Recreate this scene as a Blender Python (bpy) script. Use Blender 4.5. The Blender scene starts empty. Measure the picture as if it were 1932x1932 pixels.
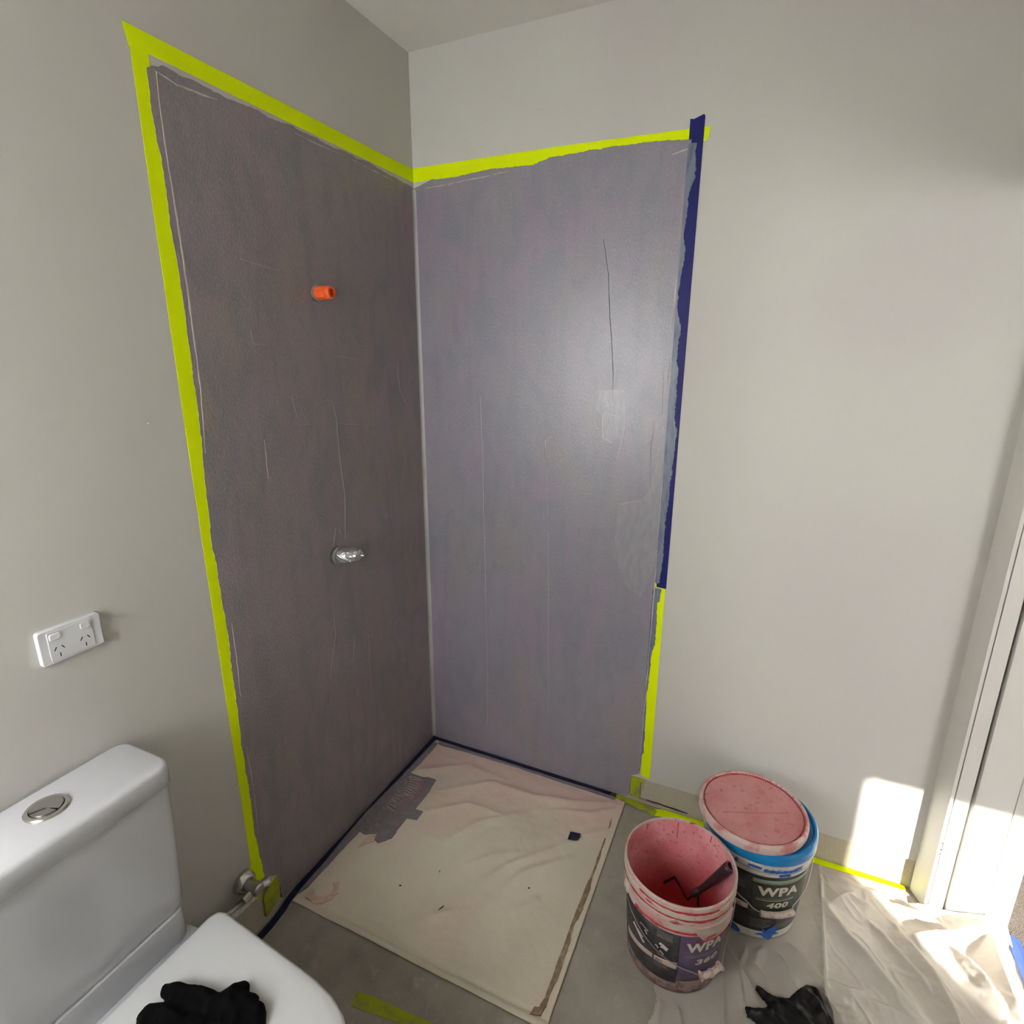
import bpy, bmesh, math, random
import numpy as np
from mathutils import Vector, Matrix, noise
from mathutils.geometry import tessellate_polygon

random.seed(7)
scene = bpy.context.scene
COL = scene.collection
PI = math.pi

# ------------------------------------------------------------------ camera
cam_d = bpy.data.cameras.new('camera')
cam_d.sensor_width = 36.0
cam_d.lens = 1066.79 / 1932 * 36.0
cam_d.clip_start = 0.02
cam = bpy.data.objects.new('camera', cam_d)
COL.objects.link(cam)
R = [[0.9093, 0.4161, 0.0043], [-0.1135, 0.2381, 0.9646], [0.4004, -0.8776, 0.2637]]
cam.matrix_world = Matrix(((R[0][0], R[1][0], R[2][0], 1.2539),
                           (R[0][1], R[1][1], R[2][1], -1.8918),
                           (R[0][2], R[1][2], R[2][2], 1.6894),
                           (0, 0, 0, 1)))
scene.camera = cam

# ------------------------------------------------------------------ light
SKY = 16.0
SUN = 20.0
EXPOSURE = 0.30
world = bpy.data.worlds.new('sky')
scene.world = world
world.use_nodes = True
bg = world.node_tree.nodes['Background']
bg.inputs['Color'].default_value = (0.955, 0.955, 0.975, 1)
bg.inputs['Strength'].default_value = SKY

sun_d = bpy.data.lights.new('sun', 'SUN')
sun_d.energy = SUN
sun_d.angle = math.radians(0.53)
sun_d.color = (1.0, 0.95, 0.86)
sun = bpy.data.objects.new('sun', sun_d)
COL.objects.link(sun)
sun.location = (6, -5, 5)
SDIR = Vector((-0.8, 1.0, -0.6)).normalized()
sun.rotation_euler = SDIR.to_track_quat('-Z', 'Y').to_euler()

# openings through which the sky comes in: (portals guide the sampling only, they emit nothing)
YB = -2.42          # rear wall, behind the camera
WIN_X0, WIN_X1, WIN_Z0, WIN_Z1 = 0.012, 0.56, 1.10, 2.08
for nm, loc, rot, sx, sy in (
        ('window_portal', ((WIN_X0 + WIN_X1) / 2, YB - 0.11, (WIN_Z0 + WIN_Z1) / 2), (PI / 2, 0, PI), WIN_X1 - WIN_X0, WIN_Z1 - WIN_Z0),
        ('hall_window_portal', (4.50, -3.01, 1.33), (PI / 2, 0, PI), 1.0, 1.66)):
    d = bpy.data.lights.new(nm, 'AREA')
    d.shape = 'RECTANGLE'
    d.size, d.size_y = sx, sy
    d.cycles.is_portal = True
    o = bpy.data.objects.new(nm, d)
    COL.objects.link(o)
    o.location = loc
    o.rotation_euler = rot

scene.view_settings.view_transform = 'Standard'
scene.view_settings.look = 'None'
scene.view_settings.gamma = 1.0
scene.view_settings.use_curve_mapping = False
scene.view_settings.exposure = EXPOSURE
scene.cycles.use_denoising = True
scene.cycles.diffuse_bounces = 3
scene.cycles.glossy_bounces = 2
scene.cycles.transmission_bounces = 2
scene.cycles.max_bounces = 4
scene.cycles.caustics_reflective = False
scene.cycles.caustics_refractive = False
scene.cycles.transparent_max_bounces = 6
scene.cycles.sample_clamp_indirect = 6.0
scene.cycles.adaptive_threshold = 0.2


# ------------------------------------------------------------------ helpers
def lin(r, g, b):
    f = lambda v: v / 12.92 if v <= 0.04045 else ((v + 0.055) / 1.055) ** 2.4
    return (f(r / 255), f(g / 255), f(b / 255), 1)


def pmat(name, col, rough=0.5, spec=0.5, metal=0.0, layers=(), bump=None, rough_var=None, coat=0.0):
    """layers: (noise scale xyz, colour, low, high, detail, max factor); bump: (scale xyz, distance, detail)"""
    m = bpy.data.materials.new(name)
    m.use_nodes = True
    nt = m.node_tree
    N, L = nt.nodes, nt.links
    b = N['Principled BSDF']
    b.inputs['Roughness'].default_value = rough
    b.inputs['Specular IOR Level'].default_value = spec
    b.inputs['Metallic'].default_value = metal
    b.inputs['Coat Weight'].default_value = coat
    b.inputs['Base Color'].default_value = col
    tc = N.new('ShaderNodeTexCoord')

    def nz(scale, detail, dist=0.0, off=0.0):
        mp = N.new('ShaderNodeMapping')
        mp.inputs['Scale'].default_value = scale
        mp.inputs['Location'].default_value = (off, off * 1.7, off * 0.6)
        L.new(tc.outputs['Object'], mp.inputs['Vector'])
        t = N.new('ShaderNodeTexNoise')
        t.inputs['Scale'].default_value = 1.0
        t.inputs['Detail'].default_value = detail
        t.inputs['Distortion'].default_value = dist
        L.new(mp.outputs['Vector'], t.inputs['Vector'])
        return t.outputs['Fac']
    cur = None
    for i, lay in enumerate(layers):
        sc, c2, lo, hi, det, mx = lay[:6]
        f = nz(sc, det, lay[6] if len(lay) > 6 else 0.0, 3.1 * (i + 1))
        mr = N.new('ShaderNodeMapRange')
        mr.inputs['From Min'].default_value = lo
        mr.inputs['From Max'].default_value = hi
        mr.inputs['To Max'].default_value = mx
        L.new(f, mr.inputs['Value'])
        mix = N.new('ShaderNodeMix')
        mix.data_type = 'RGBA'
        L.new(mr.outputs['Result'], mix.inputs[0])
        if cur is None:
            mix.inputs[6].default_value = col
        else:
            L.new(cur, mix.inputs[6])
        mix.inputs[7].default_value = c2
        cur = mix.outputs[2]
    if cur is not None:
        L.new(cur, b.inputs['Base Color'])
    if rough_var:
        sc, lo, hi = rough_var
        f = nz(sc, 4, 0.3, 9.3)
        mr = N.new('ShaderNodeMapRange')
        mr.inputs['From Min'].default_value = 0.3
        mr.inputs['From Max'].default_value = 0.7
        mr.inputs['To Min'].default_value = lo
        mr.inputs['To Max'].default_value = hi
        L.new(f, mr.inputs['Value'])
        L.new(mr.outputs['Result'], b.inputs['Roughness'])
    if bump:
        bumps = bump if isinstance(bump[0], (list, tuple)) and isinstance(bump[0][0], (list, tuple)) else [bump]
        prev = None
        for i, (sc, dist, det) in enumerate(bumps):
            bp = N.new('ShaderNodeBump')
            bp.inputs['Strength'].default_value = 1.0
            bp.inputs['Distance'].default_value = dist
            L.new(nz(sc, det, 0.0, 5.7 * (i + 1)), bp.inputs['Height'])
            if prev is not None:
                L.new(prev, bp.inputs['Normal'])
            prev = bp.outputs['Normal']
        L.new(prev, b.inputs['Normal'])
    return m


def tag(o, label=None, cat=None, group=None, kind=None):
    if label:
        o['label'] = label
    if cat:
        o['category'] = cat
    if group:
        o['group'] = group
    if kind:
        o['kind'] = kind
    return o


def empty(name, loc, label, cat, group=None, rotz=0.0):
    o = bpy.data.objects.new(name, None)
    COL.objects.link(o)
    o.location = loc
    o.rotation_euler = (0, 0, rotz)
    o.empty_display_size = 0.05
    return tag(o, label, cat, group)


def mesh(name, V, F, m, parent=None, origin=None, smooth=False, auto=None):
    """vertices are world coordinates; they are stored relative to the parent's place (or to origin)."""
    base = Vector((0, 0, 0))
    p = parent
    while p is not None:
        base += p.location
        p = p.parent
    if origin is not None:
        org = Vector(origin)
    else:
        org = base
    me = bpy.data.meshes.new(name)
    me.from_pydata([tuple(Vector(v) - org) for v in V], [], F)
    me.validate()
    me.materials.append(m)
    o = bpy.data.objects.new(name, me)
    COL.objects.link(o)
    if parent is not None:
        o.parent = parent
        o.location = org - base
    else:
        o.location = org
    bm = bmesh.new()
    bm.from_mesh(me)
    bmesh.ops.recalc_face_normals(bm, faces=bm.faces)
    bm.to_mesh(me)
    bm.free()
    if smooth or auto:
        for f in me.polygons:
            f.use_smooth = True
    if auto:
        me.set_sharp_from_angle(angle=math.radians(auto))
    return o


class MB:
    def __init__(self):
        self.V, self.F = [], []

    def add(self, V, F):
        k = len(self.V)
        self.V += [tuple(v) for v in V]
        self.F += [tuple(i + k for i in f) for f in F]
        return self

    def box(self, x0, x1, y0, y1, z0, z1):
        V = [(x, y, z) for z in (z0, z1) for y in (y0, y1) for x in (x0, x1)]
        return self.add(V, [(0, 2, 3, 1), (4, 5, 7, 6), (0, 1, 5, 4), (2, 6, 7, 3), (0, 4, 6, 2), (1, 3, 7, 5)])

    def rings(self, rs, cap0=True, cap1=True, closed=False):
        n = len(rs[0])
        V = [v for r in rs for v in r]
        F = []
        m_ = len(rs)
        for i in range(m_ if closed else m_ - 1):
            a, b = i * n, ((i + 1) % m_) * n
            for j in range(n):
                F.append((a + j, a + (j + 1) % n, b + (j + 1) % n, b + j))
        if not closed:
            if cap0:
                F.append(tuple(range(n))[::-1])
            if cap1:
                F.append(tuple((m_ - 1) * n + j for j in range(n)))
        return self.add(V, F)

    def lathe(self, prof, c=(0, 0, 0), axis='z', n=64, cap0=True, cap1=True, closed=False):
        rs = []
        for r, h in prof:
            ring = []
            for k in range(n):
                t = 2 * PI * k / n
                a, b = r * math.cos(t), r * math.sin(t)
                if axis == 'z':
                    ring.append((c[0] + a, c[1] + b, c[2] + h))
                elif axis == 'x':
                    ring.append((c[0] + h, c[1] + a, c[2] + b))
                else:
                    ring.append((c[0] + a, c[1] + h, c[2] + b))
            rs.append(ring)
        return self.rings(rs, cap0, cap1, closed)

    def tube(self, pts, r, n=10, rs=None, flat=1.0, nrm=None):
        P = [Vector(p) for p in pts]
        ring_list = []
        up0 = Vector(nrm) if nrm else None
        prev = None
        for i, p in enumerate(P):
            t = (P[min(i + 1, len(P) - 1)] - P[max(i - 1, 0)]).normalized()
            if prev is None:
                u = up0 or (Vector((0, 0, 1)) if abs(t.z) < 0.9 else Vector((1, 0, 0)))
            else:
                u = prev
            u = (u - t * u.dot(t)).normalized()
            prev = u
            w = t.cross(u)
            rr = rs[i] if rs else r
            ring_list.append([p + u * (rr * flat * math.cos(2 * PI * k / n)) + w * (rr * math.sin(2 * PI * k / n)) for k in range(n)])
        return self.rings(ring_list)

    def build(self, name, m, parent=None, **kw):
        return mesh(name, self.V, self.F, m, parent, **kw)


def on(plane, a, b, off):
    if plane == 'x':
        return (off, a, b)
    if plane == 'y':
        return (a, -off, b)
    return (a, b, off)


def plate(mb, outline, plane, o0, o1):
    """thin slab with the given outline on a wall / floor plane"""
    n = len(outline)
    V = [on(plane, a, b, o0) for a, b in outline] + [on(plane, a, b, o1) for a, b in outline]
    tris = tessellate_polygon([[Vector((a, b, 0)) for a, b in outline]])
    F = [tuple(t) for t in tris] + [tuple(i + n for i in t)[::-1] for t in tris]
    F += [(i, (i + 1) % n, n + (i + 1) % n, n + i) for i in range(n)]
    return mb.add(V, F)


def core_plate(mb, outline, rect, plane, o0, o1):
    """slab with an uneven open edge: a plain rectangle plus a rim of narrow quads out to the outline"""
    a0, a1, b0, b1 = rect
    V, F = [], []
    for off in (o0, o1):
        k = len(V)
        V += [on(plane, a, b, off) for a, b in ((a0, b0), (a1, b0), (a1, b1), (a0, b1))]
        F.append((k, k + 1, k + 2, k + 3))
    inner = [(min(max(a, a0), a1), min(max(b, b0), b1)) for a, b in outline]
    n = len(outline)
    k = len(V)
    for off in (o0, o1):
        V += [on(plane, a, b, off) for a, b in outline] + [on(plane, a, b, off) for a, b in inner]
    for i in range(n - 1):
        for base in (k, k + 2 * n):
            q = [base + i, base + i + 1]
            if inner[i + 1] != outline[i + 1]:
                q.append(base + n + i + 1)
            if inner[i] != inner[i + 1] or inner[i + 1] == outline[i + 1]:
                q.append(base + n + i)
            if len(q) > 2:
                F.append(tuple(q))
        F.append((k + i, k + i + 1, k + 2 * n + i + 1, k + 2 * n + i))
    return mb.add(V, F)


def ragged(pts, step, amp, seed=0, close=False):
    """densify a polyline and make it uneven"""
    out = []
    rnd = random.Random(seed)
    P = list(pts) + ([pts[0]] if close else [])
    for i in range(len(P) - 1):
        (x0, y0), (x1, y1) = P[i], P[i + 1]
        L_ = math.hypot(x1 - x0, y1 - y0)
        k = max(1, int(L_ / step))
        for j in range(k):
            t = j / k
            x, y = x0 + (x1 - x0) * t, y0 + (y1 - y0) * t
            nx, ny = -(y1 - y0) / (L_ + 1e-9), (x1 - x0) / (L_ + 1e-9)
            w = noise.noise((x * 18 + seed, y * 18, seed * 1.3)) * 1.2 + noise.noise((x * 90, y * 90 + seed, 2.0)) * 0.6 + rnd.uniform(-.25, .25)
            if j == 0 and (i == 0 and not close):
                w = 0
            out.append((x + nx * w * amp, y + ny * w * amp))
    if not close:
        out.append(P[-1])
    return out


def sstep(a, b, x):
    t = np.clip((x - a) / (b - a), 0, 1)
    return t * t * (3 - 2 * t)


def fold_field(X, Y, folds, amp, wid):
    """height of soft ridges that follow polylines (numpy)"""
    H = np.zeros_like(X)
    for k, f in enumerate(folds):
        a_, w_ = amp, wid
        if isinstance(f, tuple):
            f, a_, w_ = f
        tot = sum(math.hypot(f[i + 1][0] - f[i][0], f[i + 1][1] - f[i][1]) for i in range(len(f) - 1))
        best = np.full_like(X, 1e9)
        par = np.zeros_like(X)
        acc = 0.0
        for i in range(len(f) - 1):
            (x0, y0), (x1, y1) = f[i], f[i + 1]
            dx, dy = x1 - x0, y1 - y0
            l2 = dx * dx + dy * dy
            t = np.clip(((X - x0) * dx + (Y - y0) * dy) / l2, 0, 1)
            d = np.hypot(X - x0 - t * dx, Y - y0 - t * dy)
            sgn = np.sign((X - x0) * dy - (Y - y0) * dx)
            d = np.where(sgn > 0, d * 0.62, d * 1.25)      # folds lean over to one side
            q = d < best
            best = np.where(q, d, best)
            par = np.where(q, (acc + t * math.sqrt(l2)) / tot, par)
            acc += math.sqrt(l2)
        H = np.maximum(H, a_ * np.exp(-(best / w_) ** 1.35) * np.sqrt(np.clip(np.sin(PI * np.clip(par, 0.03, 0.97)), 0, 1)))
    return H


def nfield(X, Y, s, seed=0.0, octs=3):
    out = np.zeros(X.shape)
    it = np.nditer(X, flags=['multi_index'])
    for x in it:
        i = it.multi_index
        out[i] = noise.fractal((float(x) * s + seed, float(Y[i]) * s, seed * .7), 1.0, 2.0, octs)
    return out


def grid_sheet(name, X, Y, H, keep, m, thick, parent=None, origin=None, smooth=True):
    """height field over the cells that are kept, given real thickness"""
    ny, nx = X.shape
    idx = -np.ones(X.shape, int)
    V, F = [], []
    cells = [(j, i) for j in range(ny - 1) for i in range(nx - 1)
             if keep[j, i] and keep[j + 1, i] and keep[j, i + 1] and keep[j + 1, i + 1]]
    for j, i in cells:
        q = []
        for a, b in ((j, i), (j, i + 1), (j + 1, i + 1), (j + 1, i)):
            if idx[a, b] < 0:
                idx[a, b] = len(V)
                V.append((X[a, b], Y[a, b], H[a, b]))
            q.append(int(idx[a, b]))
        F.append(tuple(q))
    n = len(V)
    cnt = {}
    for f in F:
        for k in range(4):
            e = (f[k], f[(k + 1) % 4])
            cnt[tuple(sorted(e))] = cnt.get(tuple(sorted(e)), []) + [e]
    V += [(x, y, z - thick) for x, y, z in V]
    top = list(F)
    F = top + [tuple(i + n for i in f)[::-1] for f in top]
    for es in cnt.values():
        if len(es) == 1:
            a, b = es[0]
            F.append((b, a, a + n, b + n))
    return mesh(name, V, F, m, parent, origin=origin, smooth=smooth)


def rrect(cx, cy, hx, hy, r, z, n=8):
    out = []
    for sx, sy, a0 in ((1, 1, 0), (-1, 1, PI / 2), (-1, -1, PI), (1, -1, 1.5 * PI)):
        for k in range(n + 1):
            a = a0 + PI / 2 * k / n
            out.append((cx + sx * (hx - r) + r * math.cos(a), cy + sy * (hy - r) + r * math.sin(a), z))
    return out


# ------------------------------------------------------------------ materials
M = {}
M['paint'] = pmat('wall paint off white', lin(203, 201, 192), 0.55, 0.35,
                  layers=[((2.2, 2.2, 2.2), lin(200, 195, 190), 0.45, 0.7, 0, 0.7)])
M['ceiling'] = pmat('ceiling paint', lin(224, 221, 212), 0.8, 0.2)
M['gloss'] = pmat('white gloss door paint', lin(216, 213, 205), 0.35, 0.5)
M['board'] = pmat('raw tan board', lin(190, 180, 160), 0.75, 0.2,
                  layers=[((240, 240, 240), lin(176, 166, 147), 0.45, 0.7, 1, 0.8)])
membr_layers = [
    ((7, 7, 3.2), lin(153, 133, 151), 0.44, 0.68, 2, 0.65, 1.0),
    ((4.3, 4.3, 2.2), lin(146, 139, 130), 0.48, 0.72, 2, 0.6, 0.8),
    ((13, 13, 6), lin(130, 132, 142), 0.45, 0.66, 3, 0.7, 1.0),
    ((20, 20, 1.6), lin(128, 125, 132), 0.54, 0.70, 2, 0.35, 0.5),
    ((260, 260, 130), lin(172, 168, 176), 0.52, 0.80, 1, 0.5)]
membr_bump = [((9, 9, 2.2), 0.0014, 1), ((230, 230, 130), 0.0007, 2)]
M['membrane'] = pmat('grey lilac membrane', lin(142, 138, 147), 0.35, 0.75, layers=membr_layers, bump=membr_bump)
M['membrane_left_light_tint'] = pmat('lilac membrane tinted for light', lin(143, 132, 134), 0.38, 0.6,  # same coat as the back wall; its warmer light is painted into the colour
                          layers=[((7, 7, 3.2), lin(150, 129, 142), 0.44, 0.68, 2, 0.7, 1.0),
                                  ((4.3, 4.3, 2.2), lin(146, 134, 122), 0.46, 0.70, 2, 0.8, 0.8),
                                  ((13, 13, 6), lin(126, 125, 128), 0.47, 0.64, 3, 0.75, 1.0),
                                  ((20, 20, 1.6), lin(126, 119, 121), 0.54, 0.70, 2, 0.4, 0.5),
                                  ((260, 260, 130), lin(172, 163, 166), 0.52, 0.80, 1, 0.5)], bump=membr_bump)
M['patch'] = pmat('paler trowelled membrane', lin(150, 148, 153), 0.33, 0.7,
                  layers=[((60, 60, 24), lin(142, 139, 146), 0.42, 0.62, 3, 0.8)], bump=((110, 110, 50), 0.0010, 2))
M['crack'] = pmat('dark crack', lin(72, 69, 74), 0.8, 0.1)
M['membrane_pale'] = pmat('dried membrane ridge', lin(206, 194, 186), 0.55, 0.4,
                          layers=[((30, 30, 8), lin(150, 140, 140), 0.4, 0.7, 3, 0.9)])
M['ridge'] = pmat('mauve membrane ridge', lin(172, 156, 162), 0.45, 0.5)
M['membrane_floor'] = pmat('membrane floor band', lin(128, 123, 122), 0.45, 0.5,
                           layers=[((40, 40, 40), lin(144, 132, 138), 0.45, 0.65, 4, 0.8),
                                   ((150, 150, 150), lin(160, 148, 150), 0.66, 0.8, 3, 0.7)],
                           bump=((140, 140, 140), 0.0012, 3))
M['cove'] = pmat('sealant cove', lin(176, 175, 170), 0.4, 0.5, layers=[((30, 30, 4), lin(160, 156, 156), 0.45, 0.7, 3, 0.8)],
                 bump=((160, 160, 20), 0.0006, 3))
M['lime'] = pmat('lime masking tape', (0.80, 0.98, 0.0, 1), 0.6, 0.12, bump=((350, 350, 350), 0.0002, 2))
M['lime_dirty'] = pmat('grubby lime tape', (0.40, 0.46, 0.012, 1), 0.6, 0.3,
                       layers=[((28, 28, 28), lin(140, 135, 90), 0.45, 0.65, 4, 0.75)], bump=((200, 200, 200), 0.0004, 2))
M['blue'] = pmat('blue tape', (0.013, 0.015, 0.135, 1), 0.5, 0.25, bump=((200, 200, 200), 0.0002, 2))
M['navy'] = pmat('navy floor tape', (0.007, 0.008, 0.052, 1), 0.5, 0.4,
                 layers=[((45, 45, 45), lin(70, 66, 92), 0.60, 0.72, 4, 0.6)], bump=((120, 120, 120), 0.0006, 2))
M['skyblue'] = pmat('bright blue tape', (0.05, 0.09, 0.62, 1), 0.5, 0.4, bump=((90, 90, 90), 0.0006, 2))
M['smear'] = pmat('membrane smeared on tape', lin(120, 128, 142), 0.4, 0.5,
                  layers=[((60, 60, 14), lin(90, 96, 124), 0.45, 0.65, 4, 0.8)], bump=((200, 200, 40), 0.0006, 3))
M['screed'] = pmat('grey screed floor', lin(166, 159, 146), 0.55, 0.4,
                   layers=[((9, 9, 9), lin(150, 142, 130), 0.42, 0.66, 3, 0.9),
                           ((26, 26, 26), lin(184, 177, 165), 0.62, 0.75, 3, 0.6),
                           ((260, 260, 260), lin(174, 167, 154), 0.5, 0.7, 1, 0.5)],
                   bump=((120, 120, 120), 0.0005, 1))
M['cloth'] = pmat('cream drop cloth', lin(222, 212, 190), 0.85, 0.15,
                  layers=[((3.2, 3.2, 3.2), lin(210, 202, 178), 0.42, 0.66, 2, 0.8),
                          ((4.5, 4.5, 4.5), lin(222, 198, 182), 0.50, 0.70, 2, 0.8),
                          ((420, 420, 420), lin(228, 220, 200), 0.52, 0.7, 1, 0.6)],
                  bump=((500, 500, 500), 0.0005, 2))
def cloth_pink():
    nt = M['cloth'].node_tree
    N, L = nt.nodes, nt.links
    b = N['Principled BSDF']
    src = b.inputs['Base Color'].links[0].from_socket
    tc = N.new('ShaderNodeTexCoord')
    sp = N.new('ShaderNodeSeparateXYZ')
    L.new(tc.outputs['Object'], sp.inputs[0])
    t = N.new('ShaderNodeTexNoise')
    t.inputs['Scale'].default_value = 6
    t.inputs['Detail'].default_value = 3
    L.new(tc.outputs['Object'], t.inputs['Vector'])
    ma = N.new('ShaderNodeMath')
    ma.operation = 'MULTIPLY_ADD'
    L.new(t.outputs['Fac'], ma.inputs[0])
    ma.inputs[1].default_value = 0.5
    L.new(sp.outputs['Y'], ma.inputs[2])
    mr = N.new('ShaderNodeMapRange')
    mr.inputs['From Min'].default_value = 0.36
    mr.inputs['From Max'].default_value = 0.62
    mr.inputs['To Max'].default_value = 0.85
    L.new(ma.outputs[0], mr.inputs['Value'])
    mix = N.new('ShaderNodeMix')
    mix.data_type = 'RGBA'
    L.new(mr.outputs[0], mix.inputs[0])
    L.new(src, mix.inputs[6])
    mix.inputs[7].default_value = lin(222, 192, 182)
    L.new(mix.outputs[2], b.inputs['Base Color'])


cloth_pink()
M['pinkwash'] = pmat('pink primer stain', lin(222, 190, 174), 0.7, 0.2,
                     layers=[((60, 60, 60), lin(205, 172, 152), 0.45, 0.65, 4, 0.9)])
M['pinkcoat'] = pmat('pink paint under the grey', lin(156, 124, 130), 0.5, 0.4, layers=[((60, 60, 60), lin(132, 116, 120), 0.5, 0.65, 4, 0.8)])
M['glue'] = pmat('brown dried glue', lin(138, 116, 92), 0.7, 0.3,
                 layers=[((50, 50, 50), lin(170, 150, 124), 0.45, 0.65, 4, 0.9)], bump=((150, 150, 150), 0.001, 3))
M['ceramic'] = pmat('white ceramic', lin(202, 203, 206), 0.12, 0.5, coat=0.3)
M['seatplastic'] = pmat('white seat plastic', lin(204, 205, 205), 0.3, 0.5)
M['chrome'] = pmat('chrome', lin(215, 213, 210), 0.18, 0.5, metal=1.0)
M['chrome_dull'] = pmat('dull chrome', lin(188, 186, 182), 0.34, 0.5, metal=1.0)
M['steelwire'] = pmat('galvanised wire', lin(170, 168, 166), 0.35, 0.5, metal=1.0)
M['dark_line'] = pmat('dark gap', lin(22, 22, 22), 0.7, 0.2)
M['outlet'] = pmat('outlet plastic', lin(220, 221, 222), 0.25, 0.5)
M['orange'] = pmat('orange plug plastic', lin(245, 98, 40), 0.4, 0.5, bump=((90, 90, 90), 0.0004, 2))
M['foil'] = pmat('crinkled foil', lin(205, 204, 202), 0.28, 0.5, metal=0.9, bump=((120, 120, 120), 0.004, 4))
M['black_cloth'] = pmat('black work glove', lin(9, 9, 10), 0.95, 0.08, bump=((600, 600, 600), 0.0004, 2))
M['nitrile'] = pmat('black nitrile', lin(17, 16, 18), 0.48, 0.25, bump=((60, 60, 60), 0.0008, 2))
M['white_pail'] = pmat('white pail plastic with red smears', lin(206, 194, 184), 0.4, 0.5,
                       layers=[((16, 16, 30), lin(214, 146, 144), 0.48, 0.66, 4, 0.8),
                               ((13, 13, 60), lin(176, 50, 54), 0.59, 0.68, 4, 0.95, 0.4),
                               ((120, 120, 120), lin(150, 90, 86), 0.62, 0.72, 3, 0.7)], bump=((90, 90, 90), 0.0006, 3))
M['pail_dirty'] = pmat('grubby lower pail', lin(150, 128, 122), 0.55, 0.4,
                       layers=[((40, 40, 40), lin(96, 84, 86), 0.44, 0.62, 5, 0.9),
                               ((90, 90, 90), lin(176, 112, 104), 0.56, 0.7, 4, 0.9)], bump=((120, 120, 120), 0.0006, 3))
M['pink_in'] = pmat('pink paint skin', lin(238, 168, 173), 0.5, 0.4,
                    layers=[((9, 9, 9), lin(220, 128, 134), 0.45, 0.65, 3, 0.8),
                            ((110, 110, 110), lin(184, 84, 90), 0.60, 0.68, 3, 0.8)], bump=((140, 140, 140), 0.001, 3))
M['red_in'] = pmat('red paint coat', lin(200, 66, 72), 0.4, 0.5,
                   layers=[((14, 14, 14), lin(196, 66, 70), 0.42, 0.66, 4, 0.9),
                           ((160, 160, 160), lin(208, 96, 98), 0.6, 0.72, 3, 0.6)], bump=((120, 120, 120), 0.001, 3))
M['red_paint'] = pmat('wet red paint', lin(214, 74, 86), 0.3, 0.5, layers=[((30, 30, 30), lin(186, 60, 68), 0.45, 0.65, 4, 0.8)])
M['red_line'] = pmat('thick red paint', lin(186, 42, 50), 0.4, 0.5, layers=[((60, 60, 60), lin(152, 36, 40), 0.5, 0.65, 3, 0.8)])
M['lid_pink'] = pmat('pink stained lid', lin(214, 148, 146), 0.45, 0.45,
                     layers=[((12, 12, 12), lin(206, 128, 128), 0.42, 0.62, 4, 0.8),
                             ((70, 70, 70), lin(184, 84, 88), 0.62, 0.7, 4, 0.7),
                             ((180, 180, 180), lin(224, 178, 172), 0.6, 0.72, 3, 0.6)], bump=((160, 160, 160), 0.0005, 3))
M['lid_spot'] = pmat('rosy paint spot', lin(210, 128, 128), 0.5, 0.4)
M['lid_rim'] = pmat('white lid rim with pink', lin(220, 196, 188), 0.45, 0.45,
                    layers=[((24, 24, 24), lin(206, 128, 126), 0.46, 0.62, 5, 0.9)])
M['lid_blue'] = pmat('bright blue lid', lin(10, 122, 190), 0.28, 0.5,
                     layers=[((18, 18, 60), lin(20, 140, 205), 0.45, 0.65, 3, 0.8)])
M['pail_clean'] = pmat('off white pail plastic', lin(208, 204, 196), 0.4, 0.5,
                       layers=[((60, 60, 60), lin(190, 184, 176), 0.5, 0.7, 3, 0.7)])
M['pail_blue_smear'] = pmat('pail collar smeared blue', lin(206, 203, 196), 0.4, 0.5,
                            layers=[((30, 30, 42), lin(44, 90, 176), 0.53, 0.57, 4, 0.95, 0.6)])
M['paint_blue'] = pmat('dried blue paint', lin(40, 92, 170), 0.5, 0.4, layers=[((80, 80, 80), lin(60, 110, 190), 0.45, 0.65, 3, 0.9)])
M['label_black'] = pmat('black pail label', lin(40, 40, 42), 0.35, 0.5, layers=[((30, 30, 30), lin(52, 50, 52), 0.45, 0.65, 3, 0.8)])
M['label_worn'] = pmat('scuffed dark label', lin(72, 68, 70), 0.45, 0.4,
                       layers=[((30, 30, 30), lin(44, 42, 45), 0.42, 0.6, 4, 0.9),
                               ((70, 70, 70), lin(128, 104, 102), 0.62, 0.74, 5, 0.8)])
M['label_purple'] = pmat('purple label panel', lin(86, 71, 96), 0.4, 0.5, layers=[((22, 22, 22), lin(104, 88, 118), 0.42, 0.65, 3, 0.9)])
M['label_green'] = pmat('dark green label panel', lin(60, 68, 54), 0.35, 0.5, layers=[((20, 20, 20), lin(72, 82, 62), 0.45, 0.65, 3, 0.8)])
M['label_palegreen'] = pmat('pale green label band', lin(140, 152, 134), 0.35, 0.5)
M['print'] = pmat('pale print', lin(222, 212, 202), 0.45, 0.4)
M['print_dim'] = pmat('fine grey print', lin(150, 148, 144), 0.5, 0.4)
M['print_dark'] = pmat('dark print', lin(60, 54, 50), 0.5, 0.4)
M['stripe'] = pmat('cream label stripe', lin(212, 190, 176), 0.45, 0.4, layers=[((60, 60, 60), lin(180, 140, 124), 0.58, 0.7, 4, 0.8)])
M['grip'] = pmat('pail grip plastic', lin(204, 190, 180), 0.45, 0.4, layers=[((70, 70, 70), lin(172, 140, 128), 0.5, 0.65, 4, 0.9)])
M['roller'] = pmat('paint stained black handle', lin(46, 34, 38), 0.4, 0.5,
                   layers=[((60, 60, 60), lin(104, 36, 42), 0.54, 0.7, 4, 0.8)])
M['roller_wire'] = pmat('paint stained roller wire', lin(70, 26, 28), 0.5, 0.4)
M['carpet'] = pmat('grey brown carpet', lin(112, 104, 98), 0.95, 0.1,
                   layers=[((300, 300, 300), lin(72, 66, 62), 0.4, 0.65, 3, 0.95)], bump=((380, 380, 380), 0.004, 3))


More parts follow.
